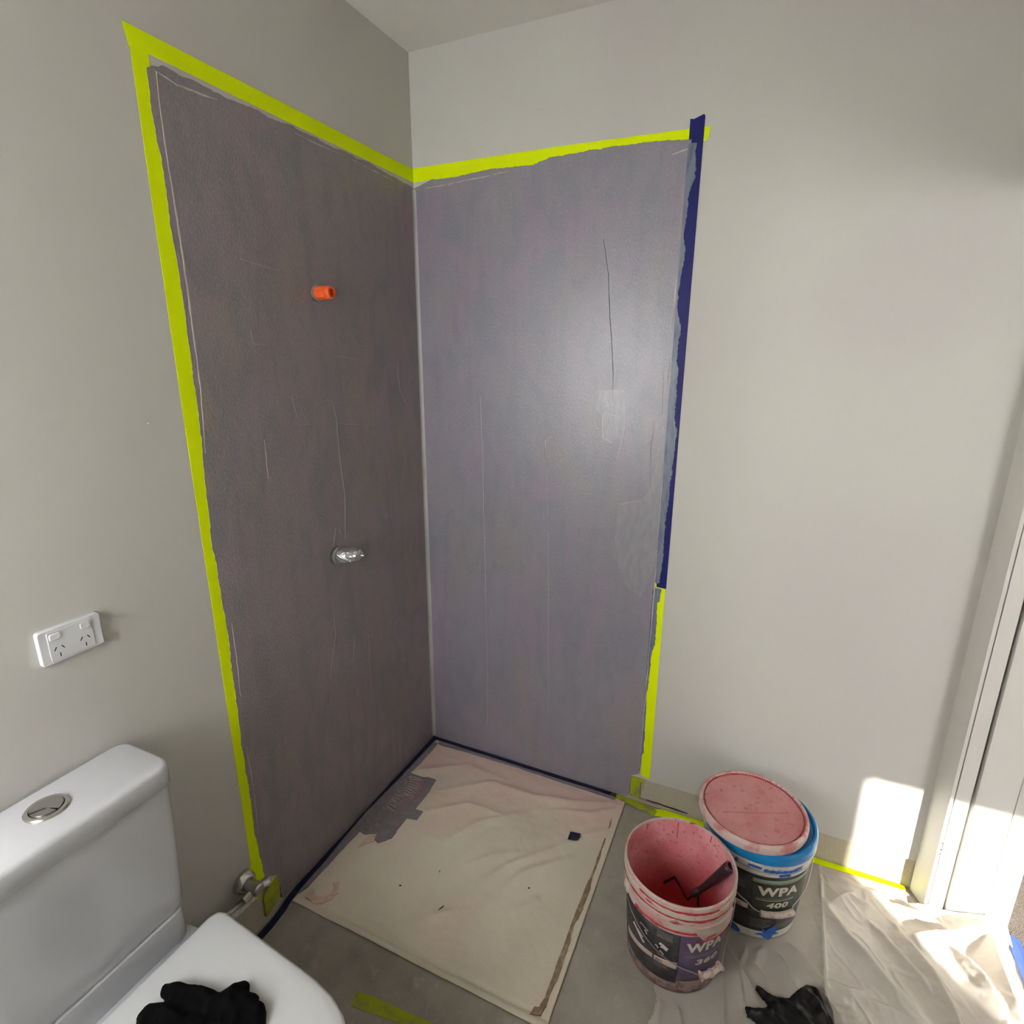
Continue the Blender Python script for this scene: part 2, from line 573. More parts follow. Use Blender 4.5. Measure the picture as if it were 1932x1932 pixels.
def sheet_material():
    m = bpy.data.materials.new('translucent plastic sheet')
    m.use_nodes = True
    nt = m.node_tree
    N, L = nt.nodes, nt.links
    b = N['Principled BSDF']
    b.inputs['Base Color'].default_value = lin(240, 233, 224)
    b.inputs['Roughness'].default_value = 0.22
    b.inputs['Specular IOR Level'].default_value = 0.8
    tr = N.new('ShaderNodeBsdfTransparent')
    tl = N.new('ShaderNodeBsdfTranslucent')
    tl.inputs['Color'].default_value = lin(232, 226, 216)
    m1 = N.new('ShaderNodeMixShader')
    m1.inputs[0].default_value = 0.3
    L.new(b.outputs[0], m1.inputs[1])
    L.new(tl.outputs[0], m1.inputs[2])
    m2 = N.new('ShaderNodeMixShader')
    m2.inputs[0].default_value = 0.32
    L.new(m1.outputs[0], m2.inputs[1])
    L.new(tr.outputs[0], m2.inputs[2])
    L.new(m2.outputs[0], N['Material Output'].inputs['Surface'])
    tc = N.new('ShaderNodeTexCoord')
    t = N.new('ShaderNodeTexNoise')
    t.inputs['Scale'].default_value = 34
    t.inputs['Detail'].default_value = 5
    L.new(tc.outputs['Object'], t.inputs['Vector'])
    bp = N.new('ShaderNodeBump')
    bp.inputs['Distance'].default_value = 0.004
    bp.inputs['Strength'].default_value = 0.5
    L.new(t.outputs['Fac'], bp.inputs['Height'])
    L.new(bp.outputs['Normal'], b.inputs['Normal'])
    return m


M['sheet'] = sheet_material()


def pail_inner_material():
    """pink skin above, thick wet red coat below: the coat's real upper limit is wavy"""
    m = M['pink_in'].copy()
    m.name = 'paint coated pail inside'
    nt = m.node_tree
    N, L = nt.nodes, nt.links
    b = N['Principled BSDF']
    src = b.inputs['Base Color'].links[0].from_socket
    tc = N.new('ShaderNodeTexCoord')
    sp = N.new('ShaderNodeSeparateXYZ')
    L.new(tc.outputs['Object'], sp.inputs[0])
    t = N.new('ShaderNodeTexNoise')
    t.inputs['Scale'].default_value = 16
    t.inputs['Detail'].default_value = 5
    L.new(tc.outputs['Object'], t.inputs['Vector'])
    ma = N.new('ShaderNodeMath')
    ma.operation = 'MULTIPLY_ADD'
    L.new(t.outputs['Fac'], ma.inputs[0])
    ma.inputs[1].default_value = 0.16
    L.new(sp.outputs['Z'], ma.inputs[2])
    mr = N.new('ShaderNodeMapRange')
    mr.inputs['From Min'].default_value = 0.16
    mr.inputs['From Max'].default_value = 0.34
    mr.inputs['To Min'].default_value = 1.0
    mr.inputs['To Max'].default_value = 0.0
    L.new(ma.outputs[0], mr.inputs['Value'])
    mix = N.new('ShaderNodeMix')
    mix.data_type = 'RGBA'
    L.new(mr.outputs[0], mix.inputs[0])
    L.new(src, mix.inputs[6])
    mix.inputs[7].default_value = lin(222, 92, 97)
    L.new(mix.outputs[2], b.inputs['Base Color'])
    return m


M['pail_inner'] = pail_inner_material()

# ------------------------------------------------------------------ the setting
HC = 2.677
XR = 1.842
SK = 0.112          # where the wall lining stops above the floor


def structure(name, mb, m, origin=(0, 0, 0), **kw):
    o = mb.build(name, m, origin=origin, **kw)
    o['kind'] = 'structure'
    return o


# floor: height field, shower square a touch higher than the floor in front of it
def floor_z(X, Y):
    z = -0.003 - 0.013 * sstep(-0.885, -0.965, Y)
    return z


nx, ny = 62, 70
gx = np.concatenate([np.linspace(-0.1, 1.0, 40), np.linspace(1.03, 2.077, 22)])
gy = np.concatenate([np.linspace(0.1, -0.86, 12), np.linspace(-0.87, -1.0, 27), np.linspace(-1.05, YB - 0.1, 10)])
X, Y = np.meshgrid(gx, gy)
H = floor_z(X, Y)
fl = grid_sheet('floor', X, Y, H, np.ones(X.shape, bool), M['screed'], 0.15, origin=(0, 0, 0))
fl['kind'] = 'structure'

structure('ceiling', MB().box(-0.1, 2.077, YB - 0.1, 0.1, HC, HC + 0.1), M['ceiling'])

wl = MB()
wl.box(-0.1, 0, YB, 0.1, SK, HC)
wall_left = structure('wall_left', wl, M['paint'])
bbl = MB()
bbl.box(-0.1, -0.006, YB, 0.1, -0.1, SK)
structure('baseboard_left', bbl, M['board'])

wb = MB()
wb.box(0, 2.077, 0, 0.1, SK, HC)
wall_back = structure('wall_back', wb, M['paint'])
structure('baseboard_back', MB().box(-0.006, 1.99, 0.006, 0.1, -0.1, SK), M['board'])

wr = MB()
wr.box(XR, 2.077, YB, -0.87, -0.1, HC)
hd = MB().box(XR, 2.077, -0.87, 0, 2.06, HC)
structure('wall_over_door', hd, M['paint'])
wall_right = structure('wall_right', wr, M['paint'])
wq = MB()
wq.box(-0.1, WIN_X0, YB - 0.1, YB, -0.1, HC)
wq.box(WIN_X1, 2.077, YB - 0.1, YB, -0.1, HC)
wq.box(WIN_X0, WIN_X1, YB - 0.1, YB, -0.1, WIN_Z0)
wq.box(WIN_X0, WIN_X1, YB - 0.1, YB, WIN_Z1, HC)
structure('wall_rear', wq, M['paint'])

# window in the rear wall, behind the camera
wf = MB()
fw = 0.03
wf.box(WIN_X0, WIN_X0 + fw, YB - 0.09, YB - 0.05, WIN_Z0, WIN_Z1)
wf.box(WIN_X1 - fw, WIN_X1, YB - 0.09, YB - 0.05, WIN_Z0, WIN_Z1)
wf.box(WIN_X0 + fw, WIN_X1 - fw, YB - 0.09, YB - 0.05, WIN_Z0, WIN_Z0 + fw)
wf.box(WIN_X0 + fw, WIN_X1 - fw, YB - 0.09, YB - 0.05, WIN_Z1 - fw, WIN_Z1)
structure('window_1', wf, M['gloss'])

# door jamb: one moulded upright with a fine joint and a deep slot
E1 = (1.868, -0.060)
prof = [(1.842, 0.0), E1, (1.8770, -0.060), (1.8772, -0.050), (1.8798, -0.050), (1.880, -0.060), (1.916, -0.060), (1.917, -0.015),
        (1.926, -0.015), (1.927, -0.060), (2.016, -0.060), (2.0165, -0.058), (2.0180, -0.058), (2.0185, -0.061), (2.0765, -0.061), (2.0765, 0.0)]
jb = MB()
jb.rings([[(x, y, z) for x, y in prof] for z in (0.0, 2.06)])
structure('door_1', jb, M['gloss'])
nl = MB()
for zz, yy in ((0.215, -0.0602), (0.232, -0.0602), (0.255, -0.0602)):
    nl.lathe([(0.0016, -0.0006), (0.0022, 0.0)], (1.876, yy, zz), axis='y', n=8)
o = nl.build('paint_flecks', M['dark_line'], parent=bpy.data.objects['door_1'])
o['kind'] = 'stuff'

# the room beyond the door; its window stands in the wall that faces the shower side
structure('floor_carpet', MB().box(2.0775, 5.2, -2.9, 1.6, -0.1, 0.030), M['carpet'])
structure('ceiling_hall', MB().box(2.077, 5.3, -3.0, 1.7, HC, HC + 0.1), M['ceiling'])
far = MB()
far.box(2.077, 3.994, -3.0, -2.9, -0.1, HC)
far.box(5.0, 5.3, -3.0, -2.9, -0.1, HC)
far.box(3.994, 5.0, -3.0, -2.9, 2.167, HC)
far.box(3.994, 5.0, -3.0, -2.9, -0.1, 0.50)
structure('wall_hall_window', far, M['paint'])
structure('wall_hall_far', MB().box(5.2, 5.3, -2.9, 1.6, -0.1, HC), M['paint'])
structure('wall_hall_end', MB().box(2.077, 5.3, 1.6, 1.7, -0.1, HC), M['paint'])
side = MB()
side.box(2.06, 2.0769, 0.1, 1.6, -0.1, HC)
side.box(2.06, 2.0769, -2.9, YB - 0.1, -0.1, HC)
structure('wall_hall_side', side, M['paint'])

# ------------------------------------------------------------------ membrane coats on the two walls (parts of the walls)
left_top = [(-0.966, 2.262), (-0.949, 2.273), (-0.919, 2.279), (-0.885, 2.275), (-0.845, 2.279), (-0.813, 2.273), (-0.759, 2.274),
            (-0.692, 2.279), (-0.651, 2.277), (-0.585, 2.281), (-0.495, 2.281), (-0.451, 2.277), (-0.323, 2.281), (-0.194, 2.278), (-0.018, 2.268), (-0.002, 2.266)]
left_side = [(-0.905, 0.020), (-0.907, 0.118), (-0.955, 0.150), (-0.966, 0.316), (-0.966, 0.465), (-0.969, 0.644), (-0.963, 0.97), (-0.968, 1.124), (-0.972, 1.268),
             (-0.962, 1.481), (-0.957, 1.774), (-0.963, 1.993), (-0.962, 2.096), (-0.969, 2.192), (-0.966, 2.262)]
out = ragged(left_side, 0.008, 0.0030, 3)[:-1] + ragged(left_top, 0.006, 0.0042, 4)
mb = MB()
core_plate(mb, out, (-0.90, -0.002, 0.012, 2.25), 'x', -0.006, 0.0014)
mem_l = mb.build('membrane_coat', M['membrane_left_light_tint'], parent=wall_left)
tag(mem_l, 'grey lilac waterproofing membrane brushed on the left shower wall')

back_top = [(0.002, 2.266), (0.027, 2.270), (0.076, 2.288), (0.168, 2.283), (0.27, 2.291), (0.356, 2.291), (0.461, 2.288), (0.517, 2.300), (0.61, 2.302),
            (0.74, 2.304), (0.854, 2.300), (0.951, 2.292)]
back_right = [(0.951, 2.292), (0.955, 2.24), (0.952, 2.195), (0.949, 2.153), (0.952, 2.083), (0.947, 2.052), (0.949, 1.975), (0.946, 1.934), (0.944, 1.882),
              (0.946, 1.854), (0.945, 1.81), (0.947, 1.762), (0.944, 1.68), (0.945, 1.581), (0.948, 1.40), (0.945, 1.255), (0.941, 1.1), (0.943, 0.93), (0.950, 0.863), (0.946, 0.855), (0.952, 0.689),
              (0.944, 0.619), (0.946, 0.511), (0.938, 0.481), (0.944, 0.377), (0.947, 0.233), (0.937, 0.214), (0.941, 0.132), (0.909, 0.115), (0.907, 0.020)]
out = ragged(back_top, 0.006, 0.0032, 6)[:-1] + ragged(back_right, 0.008, 0.0030, 8)
mb = MB()
core_plate(mb, out, (0.002, 0.90, 0.012, 2.25), 'y', -0.006, 0.0014)
mem_b = mb.build('membrane_coat', M['membrane'], parent=wall_back)
tag(mem_b, 'grey lilac waterproofing membrane brushed on the back shower wall')

# sealant coves: the inside corner and the two floor joints
n = 6
rings = []
for z, r in [(0.012, 0.013), (0.2, 0.014), (0.7, 0.014), (1.3, 0.013), (1.9, 0.012), (2.262, 0.011)]:
    a0 = 0.0012
    arc = [(a0 + r - r * math.sin(PI / 2 * k / n), -(a0 + r - r * math.cos(PI / 2 * k / n))) for k in range(n + 1)]
    rings.append([(0.0008, -0.0008, z)] + [(x, y, z) for x, y in arc])
o = MB().rings(rings).build('corner_cove', M['cove'], parent=wall_back, smooth=False)
tag(o, 'pale sealant cove down the inside corner')


def stroke(mb, pts, plane, off, w, h, seed=0):
    """low ridge of dried membrane following a polyline on a plane"""
    P = ragged(pts, 0.012, 0.0012, seed)
    rs = []
    L_ = len(P)
    for i, (a, b) in enumerate(P):
        t = i / max(1, L_ - 1)
        k = (0.35 + 0.65 * math.sin(PI * min(max(t, 0.02), 0.98))) * (0.8 + 0.4 * noise.noise((a * 40, b * 40, seed)))
        a2, b2 = P[min(i + 1, L_ - 1)]
        a1, b1 = P[max(i - 1, 0)]
        d = math.hypot(a2 - a1, b2 - b1) + 1e-9
        nxx, nyy = -(b2 - b1) / d, (a2 - a1) / d
        ring = []
        for s, hh in ((-1, 0), (-0.4, 1), (0.4, 1), (1, 0)):
            ring.append(on(plane, a + nxx * s * w * k, b + nyy * s * w * k, off + hh * h))
        rs.append(ring)
    return mb.rings(rs)


drl = [[(-0.779, 1.755), (-0.775, 1.721), (-0.722, 1.717)], [(-0.776, 1.522), (-0.754, 1.513)], [(-0.646, 1.5), (-0.597, 1.495)],
       [(-0.556, 1.551), (-0.525, 1.561), (-0.496, 1.555)], [(-0.485, 1.486), (-0.373, 1.47)],
       [(-0.496, 1.555), (-0.485, 1.486), (-0.486, 1.398), (-0.473, 1.242), (-0.488, 1.104)], [(-0.529, 1.153), (-0.54, 1.109), (-0.555, 1.038)],
       [(-0.529, 1.153), (-0.512, 1.148), (-0.506, 1.12)],
       [(-0.57, 0.909), (-0.57, 0.789), (-0.613, 0.646)], [(-0.477, 0.745), (-0.495, 0.646)], [(-0.405, 0.711), (-0.409, 0.509), (-0.408, 0.427)],
       [(-0.661, 1.581), (-0.649, 1.518)], [(-0.148, 1.668), (-0.14, 1.571), (-0.084, 1.497)], [(-0.774, 1.47), (-0.775, 1.363)],
       [(-0.788, 1.924), (-0.747, 1.92), (-0.667, 1.911)], [(-0.48, 1.695), (-0.443, 1.691), (-0.366, 1.679)]]
mb = MB()
for i, d in enumerate(drl):
    stroke(mb, d, 'x', 0.0010, 0.0013, 0.0011, i)
o = mb.build('brush_ridges', M['ridge'], parent=wall_left)
tag(o, 'thin pale brush ridges in the grey coat', kind='stuff')
drb = [[(0.701, 1.578), (0.755, 1.588), (0.808, 1.583)], [(0.736, 1.511), (0.768, 1.5), (0.804, 1.496)],
       [(0.727, 1.502), (0.733, 1.426), (0.764, 1.41)], [(0.807, 1.496), (0.808, 1.444), (0.785, 1.357)], [(0.901, 1.492), (0.898, 1.405), (0.905, 1.235)],
       [(0.803, 1.196), (0.875, 1.218)], [(0.901, 1.432), (0.88, 1.409)], [(0.92, 1.65), (0.923, 1.578), (0.926, 1.511)],
       [(0.261, 1.546), (0.269, 1.246), (0.273, 0.923), (0.281, 0.452), (0.279, 0.142)], [(0.523, 1.404), (0.541, 1.069), (0.548, 0.748), (0.559, 0.278)]]
mb = MB()
for i, d in enumerate(drb):
    stroke(mb, d, 'y', 0.0010, 0.0018, 0.0014, i + 30)
o = mb.build('brush_ridges', M['ridge'], parent=wall_back)
tag(o, 'low drips and lap ridges in the grey coat', kind='stuff')
mb = MB()
stroke(mb, [(0.705, 2.05), (0.726, 1.943), (0.732, 1.863), (0.746, 1.749), (0.758, 1.633), (0.761, 1.555), (0.768, 1.503)], 'y', 0.0013, 0.0013, 0.0010, 77)
o = mb.build('hairline_crack', M['crack'], parent=wall_back)
tag(o, 'dark hairline crack in the grey coat')
mb = MB()
plate(mb, ragged([(0.71, 1.585), (0.80, 1.588), (0.808, 1.50), (0.80, 1.40), (0.785, 1.43), (0.762, 1.41), (0.735, 1.42), (0.727, 1.50), (0.705, 1.52)], 0.012, 0.003, 5, True), 'y', 0.0010, 0.0021)
plate(mb, ragged([(0.80, 1.20), (0.88, 1.225), (0.905, 1.26), (0.93, 1.48), (0.94, 1.45), (0.938, 1.0), (0.90, 0.86), (0.84, 0.90), (0.79, 1.02)], 0.015, 0.004, 9, True), 'y', 0.0009, 0.0018)
o = mb.build('patch_coat', M['patch'], parent=wall_back)
tag(o, 'extra trowelled patches of grey membrane')

# pale primer lines that show inside the tape
mb = MB()
stroke(mb, [(-0.946, 2.262), (-0.949, 2.179), (-0.947, 2.069), (-0.942, 1.911), (-0.943, 1.75), (-0.945, 1.606), (-0.955, 1.46)], 'x', 0.0012, 0.0042, 0.0008, 12)
stroke(mb, [(-0.948, 1.0), (-0.947, 0.9), (-0.951, 0.78)], 'x', 0.0012, 0.003, 0.0008, 13)
stroke(mb, [(-0.955, 0.62), (-0.952, 0.48), (-0.955, 0.33)], 'x', 0.0012, 0.0022, 0.0008, 14)
stroke(mb, [(-0.944, 2.262), (-0.90, 2.255), (-0.84, 2.258), (-0.80, 2.262)], 'x', 0.0012, 0.004, 0.0008, 15)
stroke(mb, [(-0.56, 2.268), (-0.47, 2.266), (-0.38, 2.268)], 'x', 0.0012, 0.002, 0.0008, 16)
stroke(mb, [(-0.33, 2.268), (-0.22, 2.264), (-0.12, 2.262)], 'x', 0.0012, 0.002, 0.0008, 17)
o = mb.build('primer_line', M['membrane_pale'], parent=wall_left)
tag(o, 'pale pinkish primer showing at the coat edge')
mb = MB()
stroke(mb, [(0.05, 2.262), (0.15, 2.265), (0.28, 2.272), (0.38, 2.279)], 'y', 0.0012, 0.0035, 0.0008, 18)
stroke(mb, [(0.90, 2.262), (0.93, 2.268), (0.945, 2.272)], 'y', 0.0012, 0.0035, 0.0008, 19)
stroke(mb, [(0.940, 2.18), (0.940, 2.10), (0.938, 2.03)], 'y', 0.0012, 0.003, 0.0008, 20)
stroke(mb, [(0.938, 1.93), (0.938, 1.86), (0.936, 1.78)], 'y', 0.0012, 0.003, 0.0008, 21)
stroke(mb, [(0.937, 1.68), (0.936, 1.58)], 'y', 0.0012, 0.004, 0.0008, 22)
stroke(mb, [(0.943, 1.3), (0.942, 1.1), (0.944, 0.9), (0.941, 0.6), (0.939, 0.3), (0.938, 0.16)], 'y', 0.0012, 0.003, 0.0008, 23)
o = mb.build('primer_line', M['membrane_pale'], parent=wall_back)
tag(o, 'pale primer showing along the taped edge')

# ------------------------------------------------------------------ tapes
TG = 'lime masking tape strips'


def tape(name, outline, plane, o0, o1, m, label, group=None, kids=()):
    mb = MB()
    plate(mb, outline, plane, o0, o1)
    a = sum(p[0] for p in outline) / len(outline)
    b = min(p[1] for p in outline) if plane != 'z' else sum(p[1] for p in outline) / len(outline)
    o = mb.build(name, m, origin=on(plane, a, b, 0))
    return tag(o, label, 'tape', group)


T0, T1 = 0.0001, 0.0007
tape('masking_tape', [(-1.006, 2.326)] + [(y, 2.326 + 0.0006 * math.sin(y * 9)) for y in (-.8, -.6, -.4, -.2)] + [(-0.0008, 2.328), (-0.0008, 2.286), (-0.2, 2.286), (-0.6, 2.287), (-0.957, 2.289), (-0.998, 2.287)],
     'x', T0 + 0.0006, T1 + 0.0006, M['lime'], 'lime tape along the top of the left shower wall', TG)
tape('masking_tape', [(-0.9955, 2.300), (-0.958, 2.300), (-0.958, 1.5), (-0.957, 0.9), (-0.955, 0.155), (-0.990, 0.195), (-0.9935, 0.22), (-0.996, 0.97), (-0.998, 1.498), (-0.997, 1.986)],
     'x', T0, T1, M['lime'], 'long lime tape running down the left wall above the toilet', TG)
tape('masking_tape', [(0.0012, 2.330), (0.54, 2.329), (1.003, 2.3215), (0.996, 2.288), (0.989, 2.286), (0.95, 2.282), (0.5, 2.284), (0.0012, 2.286)],
     'y', T0, T1, M['lime'], 'lime tape along the top of the back shower wall', TG)
tape('masking_tape', ragged([(0.944, 2.347), (0.955, 2.344), (0.981, 2.354)], 0.01, 0.0012, 2) + [(0.985, 2.349), (0.9845, 1.87), (0.9835, 0.912), (0.950, 0.914), (0.948, 1.5)],
     'y', T0 + 0.0006, T1 + 0.0006, M['blue'], 'long dark blue tape down the right edge of the grey back wall')
tape('masking_tape', [(0.945, 0.935), (0.980, 0.935), (0.9795, 0.13), (0.975, 0.121), (0.945, 0.128)],
     'y', T0, T1, M['lime'], 'lime tape below the blue tape on the back wall', TG)
tape('masking_tape', ragged([(0.908, 0.111), (0.966, 0.1115), (0.960, 0.103), (0.948, 0.095), (0.946, 0.016), (0.925, 0.022), (0.910, 0.028)], 0.01, 0.0015, 3, True),
     'y', -0.0058, 0.0018, M['lime_dirty'], 'short grubby lime tape square at the end of the brown skirting board', TG)
tape('masking_tape', ragged([(-1.008, 0.205), (-0.995, 0.24), (-0.956, 0.165), (-0.962, 0.148), (-0.985, 0.108), (-1.005, 0.11)], 0.01, 0.001, 4, True),
     'x', 0.0008, 0.0015, M['lime'], 'crumpled lime tape tail behind the chrome valve', TG)
tape('masking_tape', ragged([(-0.962, 0.098), (-0.912, 0.122), (-0.907, 0.10), (-0.910, 0.035), (-0.955, 0.008), (-0.968, 0.012), (-0.968, 0.085)], 0.01, 0.001, 5, True),
     'x', -0.0058, 0.0016, M['lime_dirty'], 'broad lime tape patch low on the left wall beside the navy tape', TG)
# smears of membrane over the blue tape (part of the tape would move with it)
blue_t = [o for o in bpy.data.objects if o.get('label', '').startswith('long dark blue')][0]
sm = [(0.946, 2.285), (0.969, 2.283), (0.968, 2.237), (0.963, 2.195), (0.956, 2.153), (0.958, 2.083), (0.953, 2.052), (0.956, 1.975), (0.951, 1.934), (0.948, 1.882), (0.951, 1.854),
      (0.952, 1.81), (0.963, 1.762), (0.959, 1.707), (0.966, 1.637), (0.965, 1.581), (0.970, 1.518), (0.974, 1.398), (0.967, 1.255), (0.964, 1.1), (0.960, 0.93), (0.946, 0.928)]
mb = MB()
core_plate(mb, ragged(sm, 0.006, 0.0055, 11), (0.9435, 0.9442, 0.932, 2.28), 'y', 0.0012, 0.0019)
o = mb.build('membrane_smear', M['smear'], parent=blue_t)
tag(o, 'blue grey membrane smeared over the tape edge')
lime_b = [o for o in bpy.data.objects if o.get('label', '').startswith('lime tape below')][0]
sm = [(0.945, 0.91), (0.966, 0.908), (0.964, 0.863), (0.956, 0.853), (0.959, 0.76), (0.958, 0.69), (0.949, 0.63), (0.949, 0.55), (0.947, 0.50), (0.942, 0.48), (0.947, 0.40), (0.948, 0.26), (0.951, 0.235), (0.943, 0.212), (0.941, 0.14)]
mb = MB()
core_plate(mb, ragged(sm, 0.007, 0.0030, 15), (0.9370, 0.9375, 0.142, 0.90), 'y', 0.0007, 0.0016)
o = mb.build('membrane_smear', M['smear'], parent=lime_b)
lime_bt = [o for o in bpy.data.objects if o.get('label', '').startswith('lime tape along the top of the back')][0]
mb = MB()
core_plate(mb, ragged([(0.46, 2.286), (0.52, 2.300), (0.61, 2.303), (0.74, 2.306), (0.854, 2.303), (0.952, 2.296)], 0.006, 0.0040, 21), (0.46, 0.952, 2.270, 2.274), 'y', 0.0007, 0.0013)
o = mb.build('membrane_smear', M['membrane'], parent=lime_bt)

# ------------------------------------------------------------------ drop cloth over the shower floor
cf = [[(0.052, -0.221), (0.237, -0.105), (0.427, -0.115)], [(0.203, -0.284), (0.375, -0.149), (0.55, -0.15), (0.72, -0.107), (0.9, -0.032)],
      [(0.188, -0.412), (0.34, -0.292), (0.49, -0.289), (0.552, -0.244)], [(0.346, -0.494), (0.417, -0.362), (0.552, -0.244)],
      [(0.424, -0.632), (0.441, -0.56), (0.467, -0.408), (0.491, -0.344)], [(0.437, -0.575), (0.535, -0.47), (0.623, -0.408)],
      [(0.539, -0.591), (0.598, -0.481), (0.736, -0.327), (0.762, -0.286)], [(0.617, -0.579), (0.657, -0.486), (0.778, -0.364)],
      [(0.652, -0.181), (0.792, -0.141), (0.884, -0.065)], [(0.793, -0.257), (0.881, -0.186)], [(0.454, -0.752), (0.518, -0.694)], [(0.675, -0.644), (0.747, -0.543)]]
gx = np.linspace(0.024, 0.898, 190)
gy = np.linspace(-0.014, -0.888, 190)
X, Y = np.meshgrid(gx, gy)
H = 0.0030 + fold_field(X, Y, cf, 0.0075, 0.019) + 0.0026 * nfield(X, Y, 9, 1.0) + 0.0006 * nfield(X, Y, 40, 4.0)
H -= 0.0022 * np.exp(-((X - 0.873) / 0.004) ** 2)                      # joint beside the right-hand strip
H += 0.0045 * np.exp(-((Y + 0.879) / 0.010) ** 2) * sstep(0.05, 0.3, X)  # rolled front hem
H -= 0.004 * np.exp(-((Y + 0.862) / 0.006) ** 2)
H = 0.0016 + (H - 0.0016) * (0.15 + 0.85 * sstep(0.035, 0.075, X)) * (0.15 + 0.85 * sstep(-0.03, -0.06, Y))
H = np.maximum(H, 0.0008)
cloth = grid_sheet('drop_cloth', X, Y, H, np.ones(X.shape, bool), M['cloth'], 0.0035, origin=(0.45, -0.45, 0))
tag(cloth, 'creased cream sheet covering the square shower floor', 'drop cloth')
mb = MB()
edge = ragged([(0.871, -0.13), (0.872, -0.36), (0.866, -0.53), (0.867, -0.70), (0.868, -0.826)], 0.012, 0.0018, 31)
oth = ragged([(0.880, -0.838), (0.877, -0.80), (0.884, -0.72), (0.876, -0.62), (0.884, -0.50), (0.878, -0.36), (0.879, -0.24), (0.872, -0.13)], 0.012, 0.004, 32)
plate(mb, edge + oth, 'z', 0.0005, 0.0052)
plate(mb, ragged([(0.845, -0.87), (0.85, -0.85), (0.862, -0.845), (0.868, -0.82), (0.879, -0.83), (0.875, -0.862), (0.86, -0.868)], 0.008, 0.002, 33, True), 'z', 0.001, 0.0078)
o = mb.build('glue_streak', M['glue'], parent=cloth)
tag(o, 'brown dried glue streak along the right edge')
mb = MB()
arc_o = [(0.085 + 0.055 * math.cos(t), -0.815 + 0.050 * math.sin(t)) for t in np.linspace(0.9, -2.2, 16)]
arc_i = [(0.083 + 0.036 * math.cos(t), -0.812 + 0.032 * math.sin(t)) for t in np.linspace(-2.2, 0.9, 16)]
plate(mb, ragged(arc_o + arc_i, 0.0025, 0.0085, 35, True), 'z', 0.001, 0.0062)
o = mb.build('pink_stain', M['pinkwash'], parent=cloth)
tag(o, 'curved pink paint stain at the front left corner')
mb = MB()
plate(mb, ragged([(0.085, -0.592), (0.108, -0.563), (0.118, -0.592), (0.098, -0.625), (0.082, -0.64)], 0.0035, 0.003, 36, True), 'z', 0.001, 0.0062)
o = mb.build('pink_stain', M['pinkwash'], parent=cloth)
tag(o, 'pink paint stain beside the grey patch')
mb = MB()
for x, y, a in ((0.475, -0.712, 1.2), (0.70, -0.53, 0.3), (0.31, -0.70, 0.6), (0.40, -0.60, 2.0)):
    l_ = 0.011 if a == 1.2 else 0.003
    stroke(mb, [(x - l_ * math.cos(a), y - l_ * math.sin(a)), (x, y), (x + l_ * math.cos(a), y + l_ * math.sin(a))], 'z', 0.004, 0.0018, 0.0035, 3)
o = mb.build('dirt_specks', M['dark_line'], parent=cloth)
o['kind'] = 'stuff'

# grey membrane bands painted along the floor joints and the ragged grey patch
band_back = ragged([(0.045, -0.036), (0.061, -0.041), (0.314, -0.029), (0.6, -0.030), (0.857, -0.031)], 0.012, 0.002, 41) + [(0.861, -0.012)]
band_left = ragged([(0.027, -0.860), (0.037, -0.831), (0.040, -0.70), (0.042, -0.596), (0.036, -0.45), (0.035, -0.272), (0.046, -0.18), (0.045, -0.036)], 0.02, 0.0025, 42)
mb = MB()
core_plate(mb, band_back, (0.0, 0.857, -0.010, 0.004), 'z', -0.001, 0.0052)
o = mb.build('membrane_floor_band', M['membrane_floor'], parent=fl)
tag(o, 'grey membrane band along the back floor joint')
mb = MB()
core_plate(mb, band_left, (0.0, 0.012, -0.868, -0.03), 'z', -0.001, 0.0053)
o = mb.build('membrane_floor_band', M['membrane_floor'], parent=fl)
tag(o, 'grey membrane band along the left floor joint')
patch = [(0.03, -0.245), (0.052, -0.247), (0.105, -0.245), (0.119, -0.235), (0.161, -0.235), (0.17, -0.301), (0.171, -0.401), (0.208, -0.404), (0.207, -0.451), (0.167, -0.457),
         (0.171, -0.557), (0.139, -0.595), (0.117, -0.591), (0.108, -0.563), (0.068, -0.587), (0.045, -0.58), (0.03, -0.58)]
X, Y = np.meshgrid(np.linspace(0.02, 0.215, 66), np.linspace(-0.225, -0.605, 120))


def inside(poly, X, Y):
    r = np.zeros(X.shape, bool)
    n_ = len(poly)
    for i in range(n_):
        (x0, y0), (x1, y1) = poly[i], poly[(i + 1) % n_]
        c = (y0 > Y) != (y1 > Y)
        xi = (x1 - x0) * (Y - y0) / ((y1 - y0) if y1 != y0 else 1e-9) + x0
        r ^= c & (X < xi)
    return r


Hc = 0.0030 + fold_field(X, Y, cf, 0.0075, 0.019) + 0.0026 * nfield(X, Y, 9, 1.0) + 0.0006 * nfield(X, Y, 40, 4.0)
Hc = np.maximum(0.0016 + (Hc - 0.0016) * (0.15 + 0.85 * sstep(0.035, 0.075, X)), 0.0052) + 0.0012
pp = grid_sheet('membrane_patch', X, Y, Hc, inside(ragged(patch, 0.01, 0.0018, 44, True), X, Y), M['membrane_floor'], 0.002, parent=cloth)
tag(pp, 'ragged dark grey membrane patch with pink scraped middle')
pk = ragged([(0.085, -0.255), (0.125, -0.262), (0.140, -0.30), (0.142, -0.36), (0.125, -0.41), (0.125, -0.46), (0.108, -0.46), (0.105, -0.40), (0.085, -0.375), (0.105, -0.33), (0.078, -0.30)], 0.008, 0.004, 45, True)
gp = grid_sheet('pink_scrape', X, Y, Hc + 0.0007, inside(pk, X, Y), M['pinkcoat'], 0.0012, parent=cloth)
mb = MB()
rr = random.Random(5)
